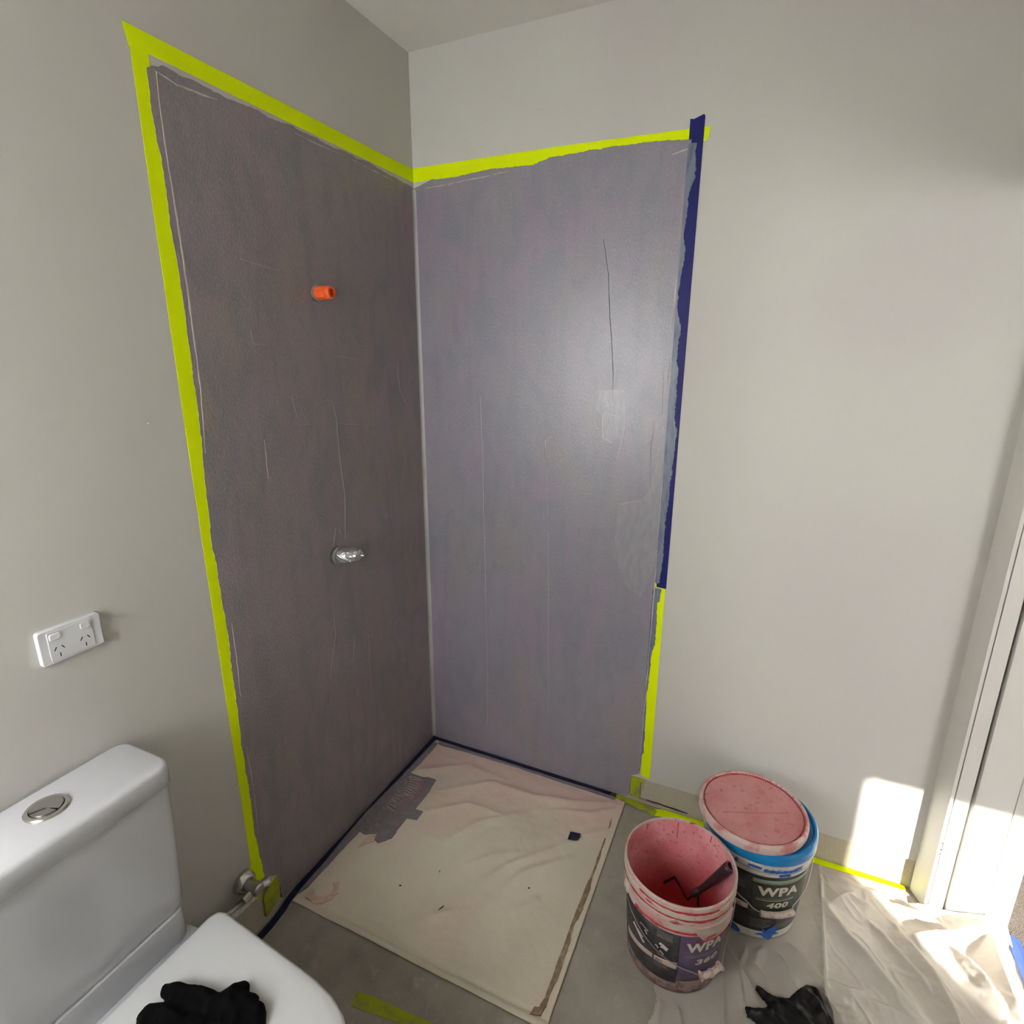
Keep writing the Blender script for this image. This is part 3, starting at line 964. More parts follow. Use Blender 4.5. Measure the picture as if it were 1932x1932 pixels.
for k in range(15):
    y0 = -0.265 - 0.0125 * k
    x0 = 0.066 + 0.004 * k * (k < 9) * 0.4 - (k > 9) * 0.01
    stroke(mb, [(x0, y0), (x0 + 0.02 + rr.uniform(0, 0.012), y0 + rr.uniform(-.004, .006)), (x0 + 0.044 + rr.uniform(0, .01), y0 - 0.006 + rr.uniform(-.004, .004))], 'z', 0.0055, 0.0010, 0.0042, 60 + k)
for k in range(16):
    y0 = -0.25 - 0.02 * k
    stroke(mb, [(0.045 + rr.uniform(0, .01), y0), (0.06 + rr.uniform(0, .02), y0 - 0.01), (0.052 + rr.uniform(0, .03), y0 - 0.022)], 'z', 0.0055, 0.0010, 0.0036, 80 + k)
o = mb.build('scrape_marks', M['membrane_pale'], parent=cloth)
o['kind'] = 'stuff'

# navy tape round the shower floor, lime bits beyond it
nv = []
outer = [(0.0018, -0.001), (0.0018, -0.95), (0.0018, -1.16)]
inner = [(0.028, -1.16), (0.026, -1.0), (0.024, -0.876), (0.020, -0.808), (0.020, -0.731), (0.012, -0.615), (0.008, -0.50), (0.012, -0.40), (0.016, -0.317), (0.020, -0.15), (0.022, -0.016)]


def strip_h(path_out, path_in, name, m, z_of, label, parent=None, t=0.0008, group=None):
    n_ = len(path_out)
    V, F = [], []
    for dz in (0.0, t):
        for (a, b), (c, d) in zip(path_out, path_in):
            for k in range(4):
                s = k / 3
                x, y = a + (c - a) * s, b + (d - b) * s
                V.append((x, y, z_of(x, y) + dz))
    w = 4
    B = n_ * w
    for i in range(n_ - 1):
        for k in range(3):
            q = (i * w + k, i * w + k + 1, (i + 1) * w + k + 1, (i + 1) * w + k)
            F.append(tuple(j + B for j in q))
            F.append(q[::-1])
        F.append((i * w, (i + 1) * w, (i + 1) * w + B, i * w + B))
        F.append((i * w + 3, i * w + 3 + B, (i + 1) * w + 3 + B, (i + 1) * w + 3))
    F.append((0, B, B + 1, B + 2, B + 3, 3, 2, 1))
    e = (n_ - 1) * w
    F.append((e, e + 1, e + 2, e + 3, e + 3 + B, e + 2 + B, e + 1 + B, e + B))
    o = mesh(name, V, F, m, parent, origin=(sum(p[0] for p in path_out) / n_, sum(p[1] for p in path_out) / n_, 0) if parent is None else None)
    return tag(o, label, 'tape' if parent is None else None, group)


def zf(x, y):
    return float(floor_z(np.array(x), np.array(y)))


def resample(P, k):
    d = [0]
    for i in range(len(P) - 1):
        d.append(d[-1] + math.hypot(P[i + 1][0] - P[i][0], P[i + 1][1] - P[i][1]))
    out_ = []
    for j in range(k):
        s = d[-1] * j / (k - 1)
        i = max(i_ for i_ in range(len(P) - 1) if d[i_] <= s + 1e-9)
        t = (s - d[i]) / (d[i + 1] - d[i])
        out_.append((P[i][0] + (P[i + 1][0] - P[i][0]) * t, P[i][1] + (P[i + 1][1] - P[i][1]) * t))
    return out_


po = [(0.0018, y) for y in np.linspace(-0.002, -1.16, 80)]
pi_ = []
xs = sorted([(p[1], p[0]) for p in inner])
for x_, y in po:
    w_ = float(np.interp(y, [a for a, b in xs], [b for a, b in xs]))
    pi_.append((w_ + 0.0016 * noise.noise((y * 30, 0, 1)), y))
strip_h(po, pi_, 'floor_tape', M['navy'], lambda x, y: max(zf(x, y) + 0.0002, 0.0055 - 0.024 * float(sstep(-0.862, -0.965, y))), 'navy tape along the foot of the left shower wall, running towards the toilet')
po = [(x, -0.0018) for x in np.linspace(0.012, 0.836, 50)]
pi_ = [(x, -0.018 + 0.002 * noise.noise((x * 20, 3, 1)) + 0.004 * (x > .6) * (x - .6)) for x, y in po]
strip_h(po, pi_, 'floor_tape', M['navy'], lambda x, y: 0.0055, 'navy tape along the foot of the back shower wall')
tape('floor_tape', [(0.752, -0.264), (0.77, -0.261), (0.790, -0.259), (0.793, -0.274), (0.789, -0.290), (0.77, -0.297), (0.754, -0.301)], 'z', 0.0150, 0.0160, M['navy'],
     'small square of navy tape lying on the cream sheet')
tape('floor_tape', ragged([(0.838, -0.003), (0.838, -0.017), (0.894, -0.028), (0.928, -0.032), (0.954, -0.041), (0.982, -0.043), (1.017, -0.055), (1.02, -0.02), (0.96, -0.006), (0.901, -0.0025)], 0.012, 0.002, 51, True),
     'z', 0.0042, 0.0052, M['lime_dirty'], 'torn grubby lime tape at the corner where the navy tape ends', TG)
tape('floor_tape', [(1.0, -0.05), (1.012, -0.012), (1.04, -0.0005), (1.30, 0.002), (1.60, 0.002), (1.828, 0.002), (1.828, -0.016), (1.6, -0.024), (1.3, -0.026), (1.19, -0.028), (1.06, -0.034)],
     'z', 0.0022, 0.0032, M['lime'], 'long lime tape holding the plastic along the back skirting board', TG)
mb = MB()
stroke(mb, [(0.975, 0.0185), (1.04, 0.0160), (1.13, 0.014)], 'y', -0.0058, 0.004, 0.003, 3)
sk = bpy.data.objects['baseboard_back']
o = mb.build('blue_tape_sliver', M['navy'], parent=sk)
mb = MB()
stroke(mb, [(0.91, 0.020), (0.95, 0.016), (1.0, 0.012), (1.02, 0.010)], 'y', -0.0058, 0.006, 0.004, 4)
o = mb.build('pink_membrane_smear', M['pinkcoat'], parent=sk)
lf = [(0.383, -1.006), (0.429, -1.000), (0.55, -0.992), (0.640, -0.984)]
strip_h(resample(lf, 24), resample([(0.392, -1.044), (0.44, -1.036), (0.56, -1.020), (0.655, -1.012)], 24), 'floor_tape', M['lime_dirty'],
        lambda x, y: zf(x, y) + 0.0003, 'grubby lime tape on the floor in front of the shower', group=TG)

# ------------------------------------------------------------------ power outlet
po_ = empty('power_outlet', (0, -1.317, 1.0975), 'white double power outlet on the left wall above the toilet', 'outlet')
yc, zc = -1.317, 1.1335


def rr_yz(cy, cz, hy, hz, r, x, n=6):
    return [(x, a, b) for a, b, _ in rrect(cy, cz, hy, hz, r, 0, n)]


mb = MB()
mb.rings([rr_yz(yc, zc, 0.0575, 0.0365, 0.006, 0.0002), rr_yz(yc, zc, 0.0575, 0.0365, 0.006, 0.0085), rr_yz(yc, zc, 0.0560, 0.0350, 0.006, 0.0105)])
mb.build('plate', M['outlet'], po_, auto=15)
mb = MB()
mb.rings([rr_yz(yc - 0.001, zc, 0.0410, 0.0310, 0.004, 0.0100), rr_yz(yc - 0.001, zc, 0.0410, 0.0310, 0.004, 0.0116), rr_yz(yc - 0.001, zc, 0.0402, 0.0302, 0.004, 0.0121)])
mb.build('cover', M['outlet'], po_, auto=15)
for cy in (-1.346, -1.290):
    mb = MB()
    mb.rings([rr_yz(cy, 1.153, 0.0098, 0.0068, 0.0042, 0.0118), rr_yz(cy, 1.153, 0.0098, 0.0068, 0.0042, 0.0132), rr_yz(cy, 1.153, 0.0086, 0.0056, 0.0034, 0.0141)])
    sw = mb.build('rocker_switch', M['outlet'], po_, auto=15)
for cy in (-1.342, -1.2945):
    for dy, dz, ang in ((-0.0067, 0.0, -0.55), (0.0067, 0.0, 0.55), (0.0, -0.0145, 0.0)):
        mb = MB()
        c_, s_ = math.cos(ang), math.sin(ang)
        rg = []
        for x in (0.0118, 0.01225):
            rg.append([(x, cy + dy + a * c_ - b * s_, 1.127 + dz + a * s_ + b * c_) for a, b in ((-.0009, -.0042), (.0009, -.0042), (.0009, .0042), (-.0009, .0042))])
        mb.rings(rg).build('pin_slot', M['dark_line'], po_)

# ------------------------------------------------------------------ shower outlet plug and mixer stub
pl = empty('pipe_plug', (0, -0.53, 1.868), 'orange plastic plug in the shower pipe outlet', 'pipe plug')
MB().lathe([(0.022, 0.0008), (0.0235, 0.002), (0.023, 0.007), (0.018, 0.010)], (0, -0.53, 1.868), 'x', 24).build('pipe_socket', M['chrome_dull'], pl, auto=40)
MB().lathe([(0.0185, 0.006), (0.0195, 0.010), (0.0198, 0.036), (0.0185, 0.039)], (0, -0.53, 1.868), 'x', 8).build('plug_body', M['orange'], pl)
mb = MB()
mb.lathe([(0.0165, 0.038), (0.0180, 0.041), (0.0180, 0.056), (0.0160, 0.060), (0.0105, 0.060), (0.0095, 0.050)], (0, -0.53, 1.868), 'x', 14)
mb.build('plug_head', M['orange'], pl, auto=40)

mx = empty('mixer_spindle', (0, -0.535, 1.06), 'foil wrapped chrome mixer spindle sticking out of the left shower wall', 'mixer')
MB().lathe([(0.029, 0.0010), (0.0310, 0.004), (0.0305, 0.012), (0.0265, 0.016), (0.020, 0.015)], (0, -0.535, 1.06), 'x', 32).build('collar', M['chrome_dull'], mx, auto=40)
mb = MB()
rs = []
for i, (h, r) in enumerate([(0.010, .019), (0.022, .0235), (0.036, .0250), (0.052, .0245), (0.068, .0235), (0.082, .0215), (0.090, .0165), (0.094, 0.009)]):
    ring = []
    for k in range(18):
        t = 2 * PI * k / 18
        q = r * (1 + 0.22 * noise.noise((math.cos(t) * 2.4, math.sin(t) * 2.4, h * 70)))
        ring.append((h, -0.535 + q * math.cos(t) + 0.10 * h, 1.06 + q * math.sin(t) + 0.12 * h))
    rs.append(ring)
mb.rings(rs).build('foil_wrap', M['foil'], mx)
MB().lathe([(0.0045, 0.090), (0.0045, 0.106), (0.003, 0.108)], (0, -0.525, 1.071), 'x', 10).build('stem', M['chrome_dull'], mx, auto=40)

# ------------------------------------------------------------------ toilet
TY = -1.450
tl_ = empty('toilet', (0.35, TY, 0), 'white close-coupled toilet with closed lid at the lower left', 'toilet')
mb = MB()
rs = []
for z, x0, x1, hy, r in [(0.478, 0.035, 0.140, 0.150, 0.03), (0.482, 0.014, 0.156, 0.170, 0.03), (0.50, 0.008, 0.1625, 0.1765, 0.03), (0.60, 0.008, 0.1645, 0.180, 0.028), (0.70, 0.008, 0.1665, 0.1835, 0.026), (0.803, 0.008, 0.1685, 0.186, 0.026), (0.8045, 0.014, 0.1625, 0.180, 0.022), (0.813, 0.014, 0.1625, 0.180, 0.022)]:
    rs.append(rrect((x0 + x1) / 2, TY, (x1 - x0) / 2, hy, r, z))
mb.rings(rs).build('cistern', M['ceramic'], tl_, auto=50)
mb = MB()
rs = []
for z, d in [(0.8065, 0.002), (0.8085, 0.0), (0.848, 0.0), (0.8545, 0.003), (0.857, 0.009)]:
    rs.append(rrect(0.0905, TY, 0.0845 - d, 0.190 - d, 0.032 - d, z))
mb.rings(rs).build('cistern_lid', M['ceramic'], tl_, auto=50)
fb = MB().lathe([(0.036, 0.8560), (0.0365, 0.8585), (0.034, 0.8610), (0.028, 0.8615), (0.0278, 0.8595)], (0.082, TY, 0), 'z', 40).build('flush_button', M['chrome'], tl_, auto=40)
mb = MB()
hb = [(0.082 + 0.0265 * math.cos(t), TY + 0.0265 * math.sin(t)) for t in np.linspace(PI * 0.09, PI * 1.40, 26)] + [(0.082 + 0.002, TY - 0.004)]
mb.rings([[(x, y, 0.8590) for x, y in hb], [(x, y, 0.8630) for x, y in hb]]).build('button_half', M['chrome_dull'], fb)
hb = [(0.082 + 0.0265 * math.cos(t), TY + 0.0265 * math.sin(t)) for t in np.linspace(-PI * 0.54, PI * 0.03, 16)] + [(0.082 + 0.0072, TY - 0.0012)]
MB().rings([[(x, y, 0.8590) for x, y in hb], [(x, y, 0.8634) for x, y in hb]]).build('button_half', M['chrome_dull'], fb)

half = [(0.205, 0.190), (0.212, 0.206), (0.228, 0.212), (0.30, 0.207), (0.40, 0.198), (0.469, 0.192), (0.53, 0.186), (0.58, 0.176), (0.62, 0.160), (0.65, 0.138), (0.672, 0.110), (0.688, 0.070), (0.694, 0.030)]
lid_o = [(x, TY + h) for x, h in half] + [(x, TY - h) for x, h in reversed(half)]


def scaled(o_, s, cx=0.44, cy=TY):
    return [(cx + (x - cx) * s, cy + (y - cy) * s) for x, y in o_]


mb = MB()
mb.rings([[(x, y, z) for x, y in scaled(lid_o, s)] for z, s in [(0.424, 0.985), (0.428, 1.0), (0.440, 1.0), (0.4465, 0.990), (0.4490, 0.965), (0.4505, 0.90), (0.452, 0.5), (0.4525, 0.1)]])
mb.build('seat_lid', M['seatplastic'], tl_, auto=50)
mb = MB()
mb.rings([[(x, y, z) for x, y in scaled(lid_o, s)] for z, s in [(0.406, 0.975), (0.408, 0.985), (0.4205, 0.985), (0.423, 0.975)]])
mb.build('seat', M['seatplastic'], tl_, auto=50)
mb = MB()
rs = []
for z, x0, x1, hy, r in [(-0.014, 0.10, 0.52, 0.120, 0.08), (0.05, 0.10, 0.52, 0.120, 0.08), (0.16, 0.08, 0.55, 0.130, 0.09), (0.28, 0.05, 0.62, 0.155, 0.12), (0.36, 0.02, 0.66, 0.176, 0.15), (0.40, 0.012, 0.675, 0.182, 0.16), (0.406, 0.016, 0.670, 0.178, 0.155)]:
    rs.append(rrect((x0 + x1) / 2, TY, (x1 - x0) / 2, hy, r, z))
mb.rings(rs).build('bowl', M['ceramic'], tl_, auto=60)
MB().rings([rrect(0.087, TY, 0.078, 0.170, 0.03, z) for z in (0.400, 0.440, 0.482)]).build('cistern_deck', M['ceramic'], tl_, auto=50)

MB().lathe([(0.0277, 0.8590), (0.0277, 0.8602)], (0.082, TY, 0), 'z', 40).build('button_gap', M['dark_line'], fb)

# ------------------------------------------------------------------ stop valve with its hose and a plastic pipe behind the toilet
vv = empty('stop_valve', (0, -1.027, 0.210), 'chrome water stop valve on the wall behind the toilet seat', 'valve')
MB().lathe([(0.035, 0.0006), (0.035, 0.005), (0.032, 0.016), (0.024, 0.024), (0.016, 0.025)], (0, -1.027, 0.210), 'x', 32).build('escutcheon', M['chrome'], vv, auto=40)
MB().lathe([(0.0150, 0.020), (0.0150, 0.040), (0.0185, 0.042), (0.0185, 0.066), (0.014, 0.070)], (0, -1.027, 0.210), 'x', 20).build('body', M['chrome_dull'], vv, auto=40)
MB().tube([(0.052, -1.022, 0.208), (0.054, -1.010, 0.203), (0.056, -0.992, 0.198)], 0.015, 18, rs=[0.011, 0.0155, 0.0165]).build('handle', M['chrome'], vv, auto=40)
MB().tube([(0.050, -1.034, 0.208), (0.049, -1.050, 0.205), (0.048, -1.066, 0.203)], 0.009, 8, rs=[0.0085, 0.0095, 0.0095]).build('outlet_nut', M['chrome_dull'], vv, auto=40)
MB().tube([(0.048, -1.062, 0.203), (0.046, -1.10, 0.206), (0.046, -1.16, 0.22), (0.05, -1.22, 0.26), (0.06, -1.26, 0.32), (0.07, -1.30, 0.40), (0.075, -1.34, 0.47), (0.075, -1.345, 0.485)], 0.0062, 10).build('hose', M['chrome_dull'], vv, smooth=True)
wp = MB().tube([(0.012, -0.992, 0.150), (0.030, -1.022, 0.165), (0.040, -1.060, 0.176), (0.044, -1.11, 0.185), (0.05, -1.2, 0.20), (0.06, -1.30, 0.21), (0.075, -1.345, 0.215)], 0.0105, 12).build('waste_pipe', M['pail_clean'], origin=(0.05, -1.1, 0.17), smooth=True)
nh = MB().lathe([(0.0035, 0.0002), (0.0035, 0.0012), (0.002, 0.0020)], (0, -1.083, 1.545), 'x', 12).build('nail_head', M['paint'], parent=wall_left)
tag(wp, 'pale plastic pipe running behind the toilet under the chrome hose', 'pipe')


# ------------------------------------------------------------------ gloves
def glove(name, outline, H0, m, label, z0, seed, ridges=(), res=0.003, puff=0.022, rag=0.0015):
    xs_ = [p[0] for p in outline]
    ys_ = [p[1] for p in outline]
    P = ragged(outline, 0.006, rag, seed, True)
    X, Y = np.meshgrid(np.arange(min(xs_) - .004, max(xs_) + .004, res), np.arange(min(ys_) - .004, max(ys_) + .004, res))
    ins = inside(P, X, Y)
    D = np.full(X.shape, 1e9)
    for i in range(len(P)):
        (x0, y0), (x1, y1) = P[i], P[(i + 1) % len(P)]
        dx, dy = x1 - x0, y1 - y0
        t = np.clip(((X - x0) * dx + (Y - y0) * dy) / (dx * dx + dy * dy + 1e-12), 0, 1)
        D = np.minimum(D, np.hypot(X - x0 - t * dx, Y - y0 - t * dy))
    e = np.clip(D / puff, 0, 1)
    nf = nfield(X, Y, 26, seed * 1.1, 3)
    H = H0 * np.sqrt(1 - (1 - e) ** 2) * (0.82 + 0.28 * nf)
    H += fold_field(X, Y, list(ridges), 0.01, 0.012) * np.clip(D / 0.008, 0, 1)
    H = z0 + np.maximum(H, 0.0012)
    H = np.where(ins, H, z0)
    ny_, nx_ = X.shape
    idx = -np.ones(X.shape, int)
    V, F = [], []
    for j in range(ny_ - 1):
        for i in range(nx_ - 1):
            if ins[j, i] and ins[j + 1, i] and ins[j, i + 1] and ins[j + 1, i + 1]:
                q = []
                for a, b in ((j, i), (j, i + 1), (j + 1, i + 1), (j + 1, i)):
                    if idx[a, b] < 0:
                        idx[a, b] = len(V)
                        V.append((X[a, b], Y[a, b], H[a, b]))
                    q.append(int(idx[a, b]))
                F.append(tuple(q))
    n_ = len(V)
    edges = {}
    for f in F:
        for k in range(4):
            e_ = (f[k], f[(k + 1) % 4])
            edges.setdefault(tuple(sorted(e_)), []).append(e_)
    V += [(x, y, z0) for x, y, z in V]
    top = list(F)
    F = top + [tuple(i + n_ for i in f)[::-1] for f in top]
    for es in edges.values():
        if len(es) == 1:
            a, b = es[0]
            F.append((b, a, a + n_, b + n_))
    c = (sum(xs_) / len(xs_), sum(ys_) / len(ys_), z0)
    o = mesh(name, V, F, m, origin=c, smooth=True)
    return tag(o, label, 'glove')


glove('work_glove', [(0.262, -1.414), (0.268, -1.405), (0.302, -1.390), (0.330, -1.380), (0.369, -1.372), (0.386, -1.369), (0.406, -1.333), (0.415, -1.332), (0.430, -1.345), (0.453, -1.341), (0.464, -1.350), (0.478, -1.349),
                     (0.490, -1.356), (0.502, -1.370), (0.505, -1.392), (0.49, -1.42), (0.47, -1.455), (0.42, -1.49), (0.36, -1.50), (0.30, -1.488), (0.272, -1.472), (0.266, -1.452), (0.270, -1.440), (0.300, -1.428), (0.272, -1.424)],
      0.034, M['black_cloth'], 'crumpled black work glove lying on the toilet lid', 0.4515, 3,
      ridges=[([(0.28, -1.405), (0.36, -1.39), (0.42, -1.40)], 0.010, 0.012), ([(0.40, -1.345), (0.42, -1.38), (0.47, -1.40)], 0.012, 0.012), ([(0.28, -1.455), (0.36, -1.44)], 0.010, 0.012)], rag=0.0012)
glove('work_glove', [(1.388, -0.547), (1.398, -0.546), (1.430, -0.556), (1.448, -0.556), (1.468, -0.550), (1.514, -0.489), (1.530, -0.486), (1.548, -0.489), (1.570, -0.500), (1.580, -0.530), (1.582, -0.570), (1.572, -0.62),
                     (1.545, -0.665), (1.52, -0.70), (1.49, -0.715), (1.465, -0.70), (1.455, -0.665), (1.425, -0.650), (1.400, -0.646), (1.372, -0.638), (1.364, -0.617), (1.385, -0.612), (1.412, -0.600), (1.424, -0.588), (1.405, -0.573), (1.390, -0.560)],
      0.030, M['nitrile'], 'crumpled shiny black glove on the plastic sheet in front of the pails', 0.0065, 8,
      ridges=[([(1.47, -0.552), (1.51, -0.52), (1.545, -0.545), (1.565, -0.60)], 0.016, 0.010), ([(1.51, -0.50), (1.53, -0.525), (1.55, -0.58)], 0.010, 0.007), ([(1.53, -0.492), (1.552, -0.53), (1.57, -0.58)], 0.010, 0.007),
              ([(1.44, -0.565), (1.48, -0.58), (1.54, -0.62)], 0.012, 0.012), ([(1.38, -0.625), (1.44, -0.62)], 0.008, 0.01)], rag=0.0010)


# ------------------------------------------------------------------ pails
def pail_r(z, rb, rt, h):
    return rb + (rt - rb) * z / h


def cyl_sheet(c, rfun, th0, th1, z0, z1, off, thick=0.0005, n=24, m_=4, z0f=None, z1f=None):
    """curved label panel; th in degrees"""
    mb = MB()
    V, F = [], []
    for d in (off - thick, off):
        for j in range(m_ + 1):
            for i in range(n + 1):
                t = math.radians(th0 + (th1 - th0) * i / n)
                lo = z0f(i / n) if z0f else z0
                hi = z1f(i / n) if z1f else z1
                z = lo + (hi - lo) * j / m_
                r = rfun(z) + d
                V.append((c[0] + r * math.cos(t), c[1] + r * math.sin(t), c[2] + z))
    w = n + 1
    B = w * (m_ + 1)
    for j in range(m_):
        for i in range(n):
            q = (j * w + i, j * w + i + 1, (j + 1) * w + i + 1, (j + 1) * w + i)
            F.append(q[::-1])
            F.append(tuple(k + B for k in q))
    for i in range(n):
        F.append((i, i + 1, i + 1 + B, i + B))
        k = m_ * w
        F.append((k + i + 1, k + i, k + i + B, k + i + 1 + B))
    for j in range(m_):
        F.append(((j + 1) * w, j * w, j * w + B, (j + 1) * w + B))
        k = n
        F.append((j * w + k, (j + 1) * w + k, (j + 1) * w + k + B, j * w + k + B))
    return mb.add(V, F)


def text_mesh(s, bold=0.0, italic=0.0):
    cu = bpy.data.curves.new('lettering', 'FONT')
    cu.body = s
    cu.size = 1.0
    cu.offset = bold
    cu.shear = italic
    cu.space_character = 1.08
    cu.extrude = 0.0
    cu.resolution_u = 3
    ob = bpy.data.objects.new('lettering', cu)
    COL.objects.link(ob)
    dg = bpy.context.evaluated_depsgraph_get()
    dg.update()
    me = bpy.data.meshes.new_from_object(ob.evaluated_get(dg))
    bpy.data.objects.remove(ob)
    V = [(v.co.x, v.co.y) for v in me.vertices]
    F = [tuple(p.vertices) for p in me.polygons]
    bpy.data.meshes.remove(me)
    return V, F


def cyl_text(name, s, c, rfun, th0, th1, z0, z1, off, m, parent, bold=0.02, italic=0.0):
    V, F = text_mesh(s, bold, italic)
    x0, x1 = min(v[0] for v in V), max(v[0] for v in V)
    y0, y1 = min(v[1] for v in V), max(v[1] for v in V)
    W = []
    for x, y in V:
        t = math.radians(th0 + (th1 - th0) * (x - x0) / (x1 - x0))
        z = z0 + (z1 - z0) * (y - y0) / (y1 - y0)
        r = rfun(z) + off
        W.append((c[0] + r * math.cos(t), c[1] + r * math.sin(t), c[2] + z))
    # turn the flat faces outwards
    mb = MB().add(W, F)
    o = mb.build(name, m, parent)
    return o


def print_lines(mb, c, rfun, th0, th1, z_top, dz, n, off, hgt=0.0016, seed=0, full=True):
    rnd = random.Random(seed)
    for k in range(n):
        z = z_top - dz * k
        t = th0
        end = th1 - rnd.uniform(0, (th1 - th0) * 0.25)
        while t < end - 0.6:
            w = rnd.uniform(1.2, 3.6)
            e = min(t + w, end)
            b = cyl_sheet(c, rfun, t, e, z, z + hgt, off, 0.0004, 2, 1)
            mb.add(b.V, b.F)
            t = e + 0.55
    return mb


def pail_body(c, rb, rt, h, m_out, m_in, root, collar_z, rib_z):
    """outside wall, collar and ribs are one moulding; the paint-coated inside is its own surface"""
    rf = lambda z: pail_r(z, rb, rt, h)
    out = [(rb - 0.006, 0.0), (rb, 0.004)]
    for z in np.linspace(0.02, collar_z, 6):
        out.append((rf(z), z))
    out += [(rf(collar_z) + 0.0055, collar_z + 0.001), (rf(collar_z) + 0.0065, rib_z - 0.006), (rf(rib_z) + 0.0015, rib_z - 0.004), (rf(rib_z) + 0.001, rib_z + 0.003),
            (rt + 0.0035, rib_z + 0.006), (rt + 0.0040, h - 0.022), (rt + 0.0008, h - 0.020), (rt + 0.0008, h - 0.010), (rt + 0.0035, h - 0.008), (rt + 0.0035, h - 0.002), (rt + 0.001, h), (rt - 0.0025, h), (rt - 0.0035, h - 0.003)]
    inn = [(rt - 0.0040, h - 0.003)] + [(rf(z) - 0.004, z) for z in np.linspace(h - 0.012, 0.012, 10)]
    o1 = MB().lathe(out + [(rf(h - 0.012) - 0.0038, h - 0.012)], c, 'z', 96, cap0=True, cap1=False).build('body', m_out, root, auto=35)
    o2 = MB().lathe([(r_, z_) for r_, z_ in inn] + [(0.02, 0.010)], c, 'z', 96, cap0=False, cap1=True).build('inner_wall', m_in, root, auto=50)
    return rf


# open pail with red paint
C1 = (1.158, -0.532, 0.0042)
p1 = empty('paint_pail', C1, 'open white pail with a red and pink paint-coated inside', 'bucket', 'waterproofing pails')
RB1, RT1, H1 = 0.1265, 0.1490, 0.327
rf1 = pail_body(C1, RB1, RT1, H1, M['white_pail'], M['pail_inner'], p1, 0.236, 0.284)
MB().lathe([(rf1(0.012) - 0.0042, 0.0105), (rf1(0.030) - 0.0043, 0.030), (0.05, 0.033)], C1, 'z', 64).build('paint', M['red_paint'], p1, auto=50)
lw = cyl_sheet(C1, rf1, -215, -20, 0.004, 0.062, 0.0008, n=60, z1f=lambda s: 0.062 + 0.016 * noise.noise((s * 9, 1, 2)))
lw.build('scuffed_base', M['pail_dirty'], p1, smooth=True)
cyl_sheet(C1, rf1, -215, -77.0, 0.040, 0.226, 0.0010, n=48, m_=6, z1f=lambda s: 0.208 + 0.016 * min(1, s * 1.4)).build('label', M['label_worn'], p1, smooth=True)
pu = cyl_sheet(C1, rf1, -77.2, -8, 0.052, 0.224, 0.0011, n=30, m_=6).build('label_panel', M['label_purple'], p1, smooth=True)
cyl_text('lettering', 'WPA', C1, rf1, -70.5, -24, 0.167, 0.201, 0.0028, M['print'], p1, bold=0.045)
cyl_text('lettering', '360', C1, rf1, -58, -27.5, 0.117, 0.138, 0.0028, M['print'], p1, bold=0.04, italic=0.1)
cyl_sheet(C1, rf1, -70, -24, 0.1455, 0.1470, 0.0020, n=16, m_=1).build('rule_line', M['print_dim'], p1)
cyl_text('lettering', 'WATERPROOFING PRODUCTS', C1, rf1, -69, -25, 0.1505, 0.1555, 0.0024, M['print_dim'], p1, bold=0.0)
# cream stripe with a dark notch, small print and tool icons on the dark label
cyl_sheet(C1, rf1, -150, -106, 0.083, 0.112, 0.0020, n=16, z0f=lambda s: 0.080 + 0.020 * s, z1f=lambda s: 0.104 + 0.011 * s).build('label_stripe', M['stripe'], p1, smooth=True)
cyl_sheet(C1, rf1, -104, -78, 0.098, 0.122, 0.0020, n=12, z0f=lambda s: 0.100 - 0.004 * s, z1f=lambda s: 0.115 + 0.007 * s).build('label_stripe', M['stripe'], p1, smooth=True)
cyl_text('lettering', 'RED', C1, rf1, -101.5, -94, 0.104, 0.113, 0.0030, M['print_dark'], p1, bold=0.02)
cyl_text('lettering', '15 LITRE', C1, rf1, -103, -88, 0.086, 0.094, 0.0024, M['print_dim'], p1, bold=0.0)
mb = MB()
print_lines(mb, C1, rf1, -102, -84, 0.212, 0.0062, 4, 0.0020, 0.0022, 3)
print_lines(mb, C1, rf1, -101, -92, 0.128, 0.005, 1, 0.0032, 0.0012, 4)
mb.build('small_print', M['print_dim'], p1)['kind'] = 'stuff'
for a0, z0_, a1, z1_, w_ in ((-123.5, 0.190, -112, 0.187, 1.0), (-135, 0.160, -117, 0.132, 2.0), (-130, 0.152, -119, 0.148, 1.4), (-98.5, 0.170, -89, 0.164, 2.6), (-97, 0.160, -90, 0.157, 1.8), (-103, 0.156, -99.5, 0.152, 1.6), (-98, 0.142, -93, 0.138, 1.4), (-117, 0.178, -113.5, 0.173, 1.3)):
    pts = []
    for k in range(9):
        s = k / 8
        t = math.radians(a0 + (a1 - a0) * s)
        z = z0_ + (z1_ - z0_) * s + 0.002 * math.sin(s * 5)
        r = rf1(z) + 0.0022
        pts.append((C1[0] + r * math.cos(t), C1[1] + r * math.sin(t), C1[2] + z))
    MB().tube(pts, 0.0016 * w_ * 0.6, 6).build('tool_icon', M['print'], p1)
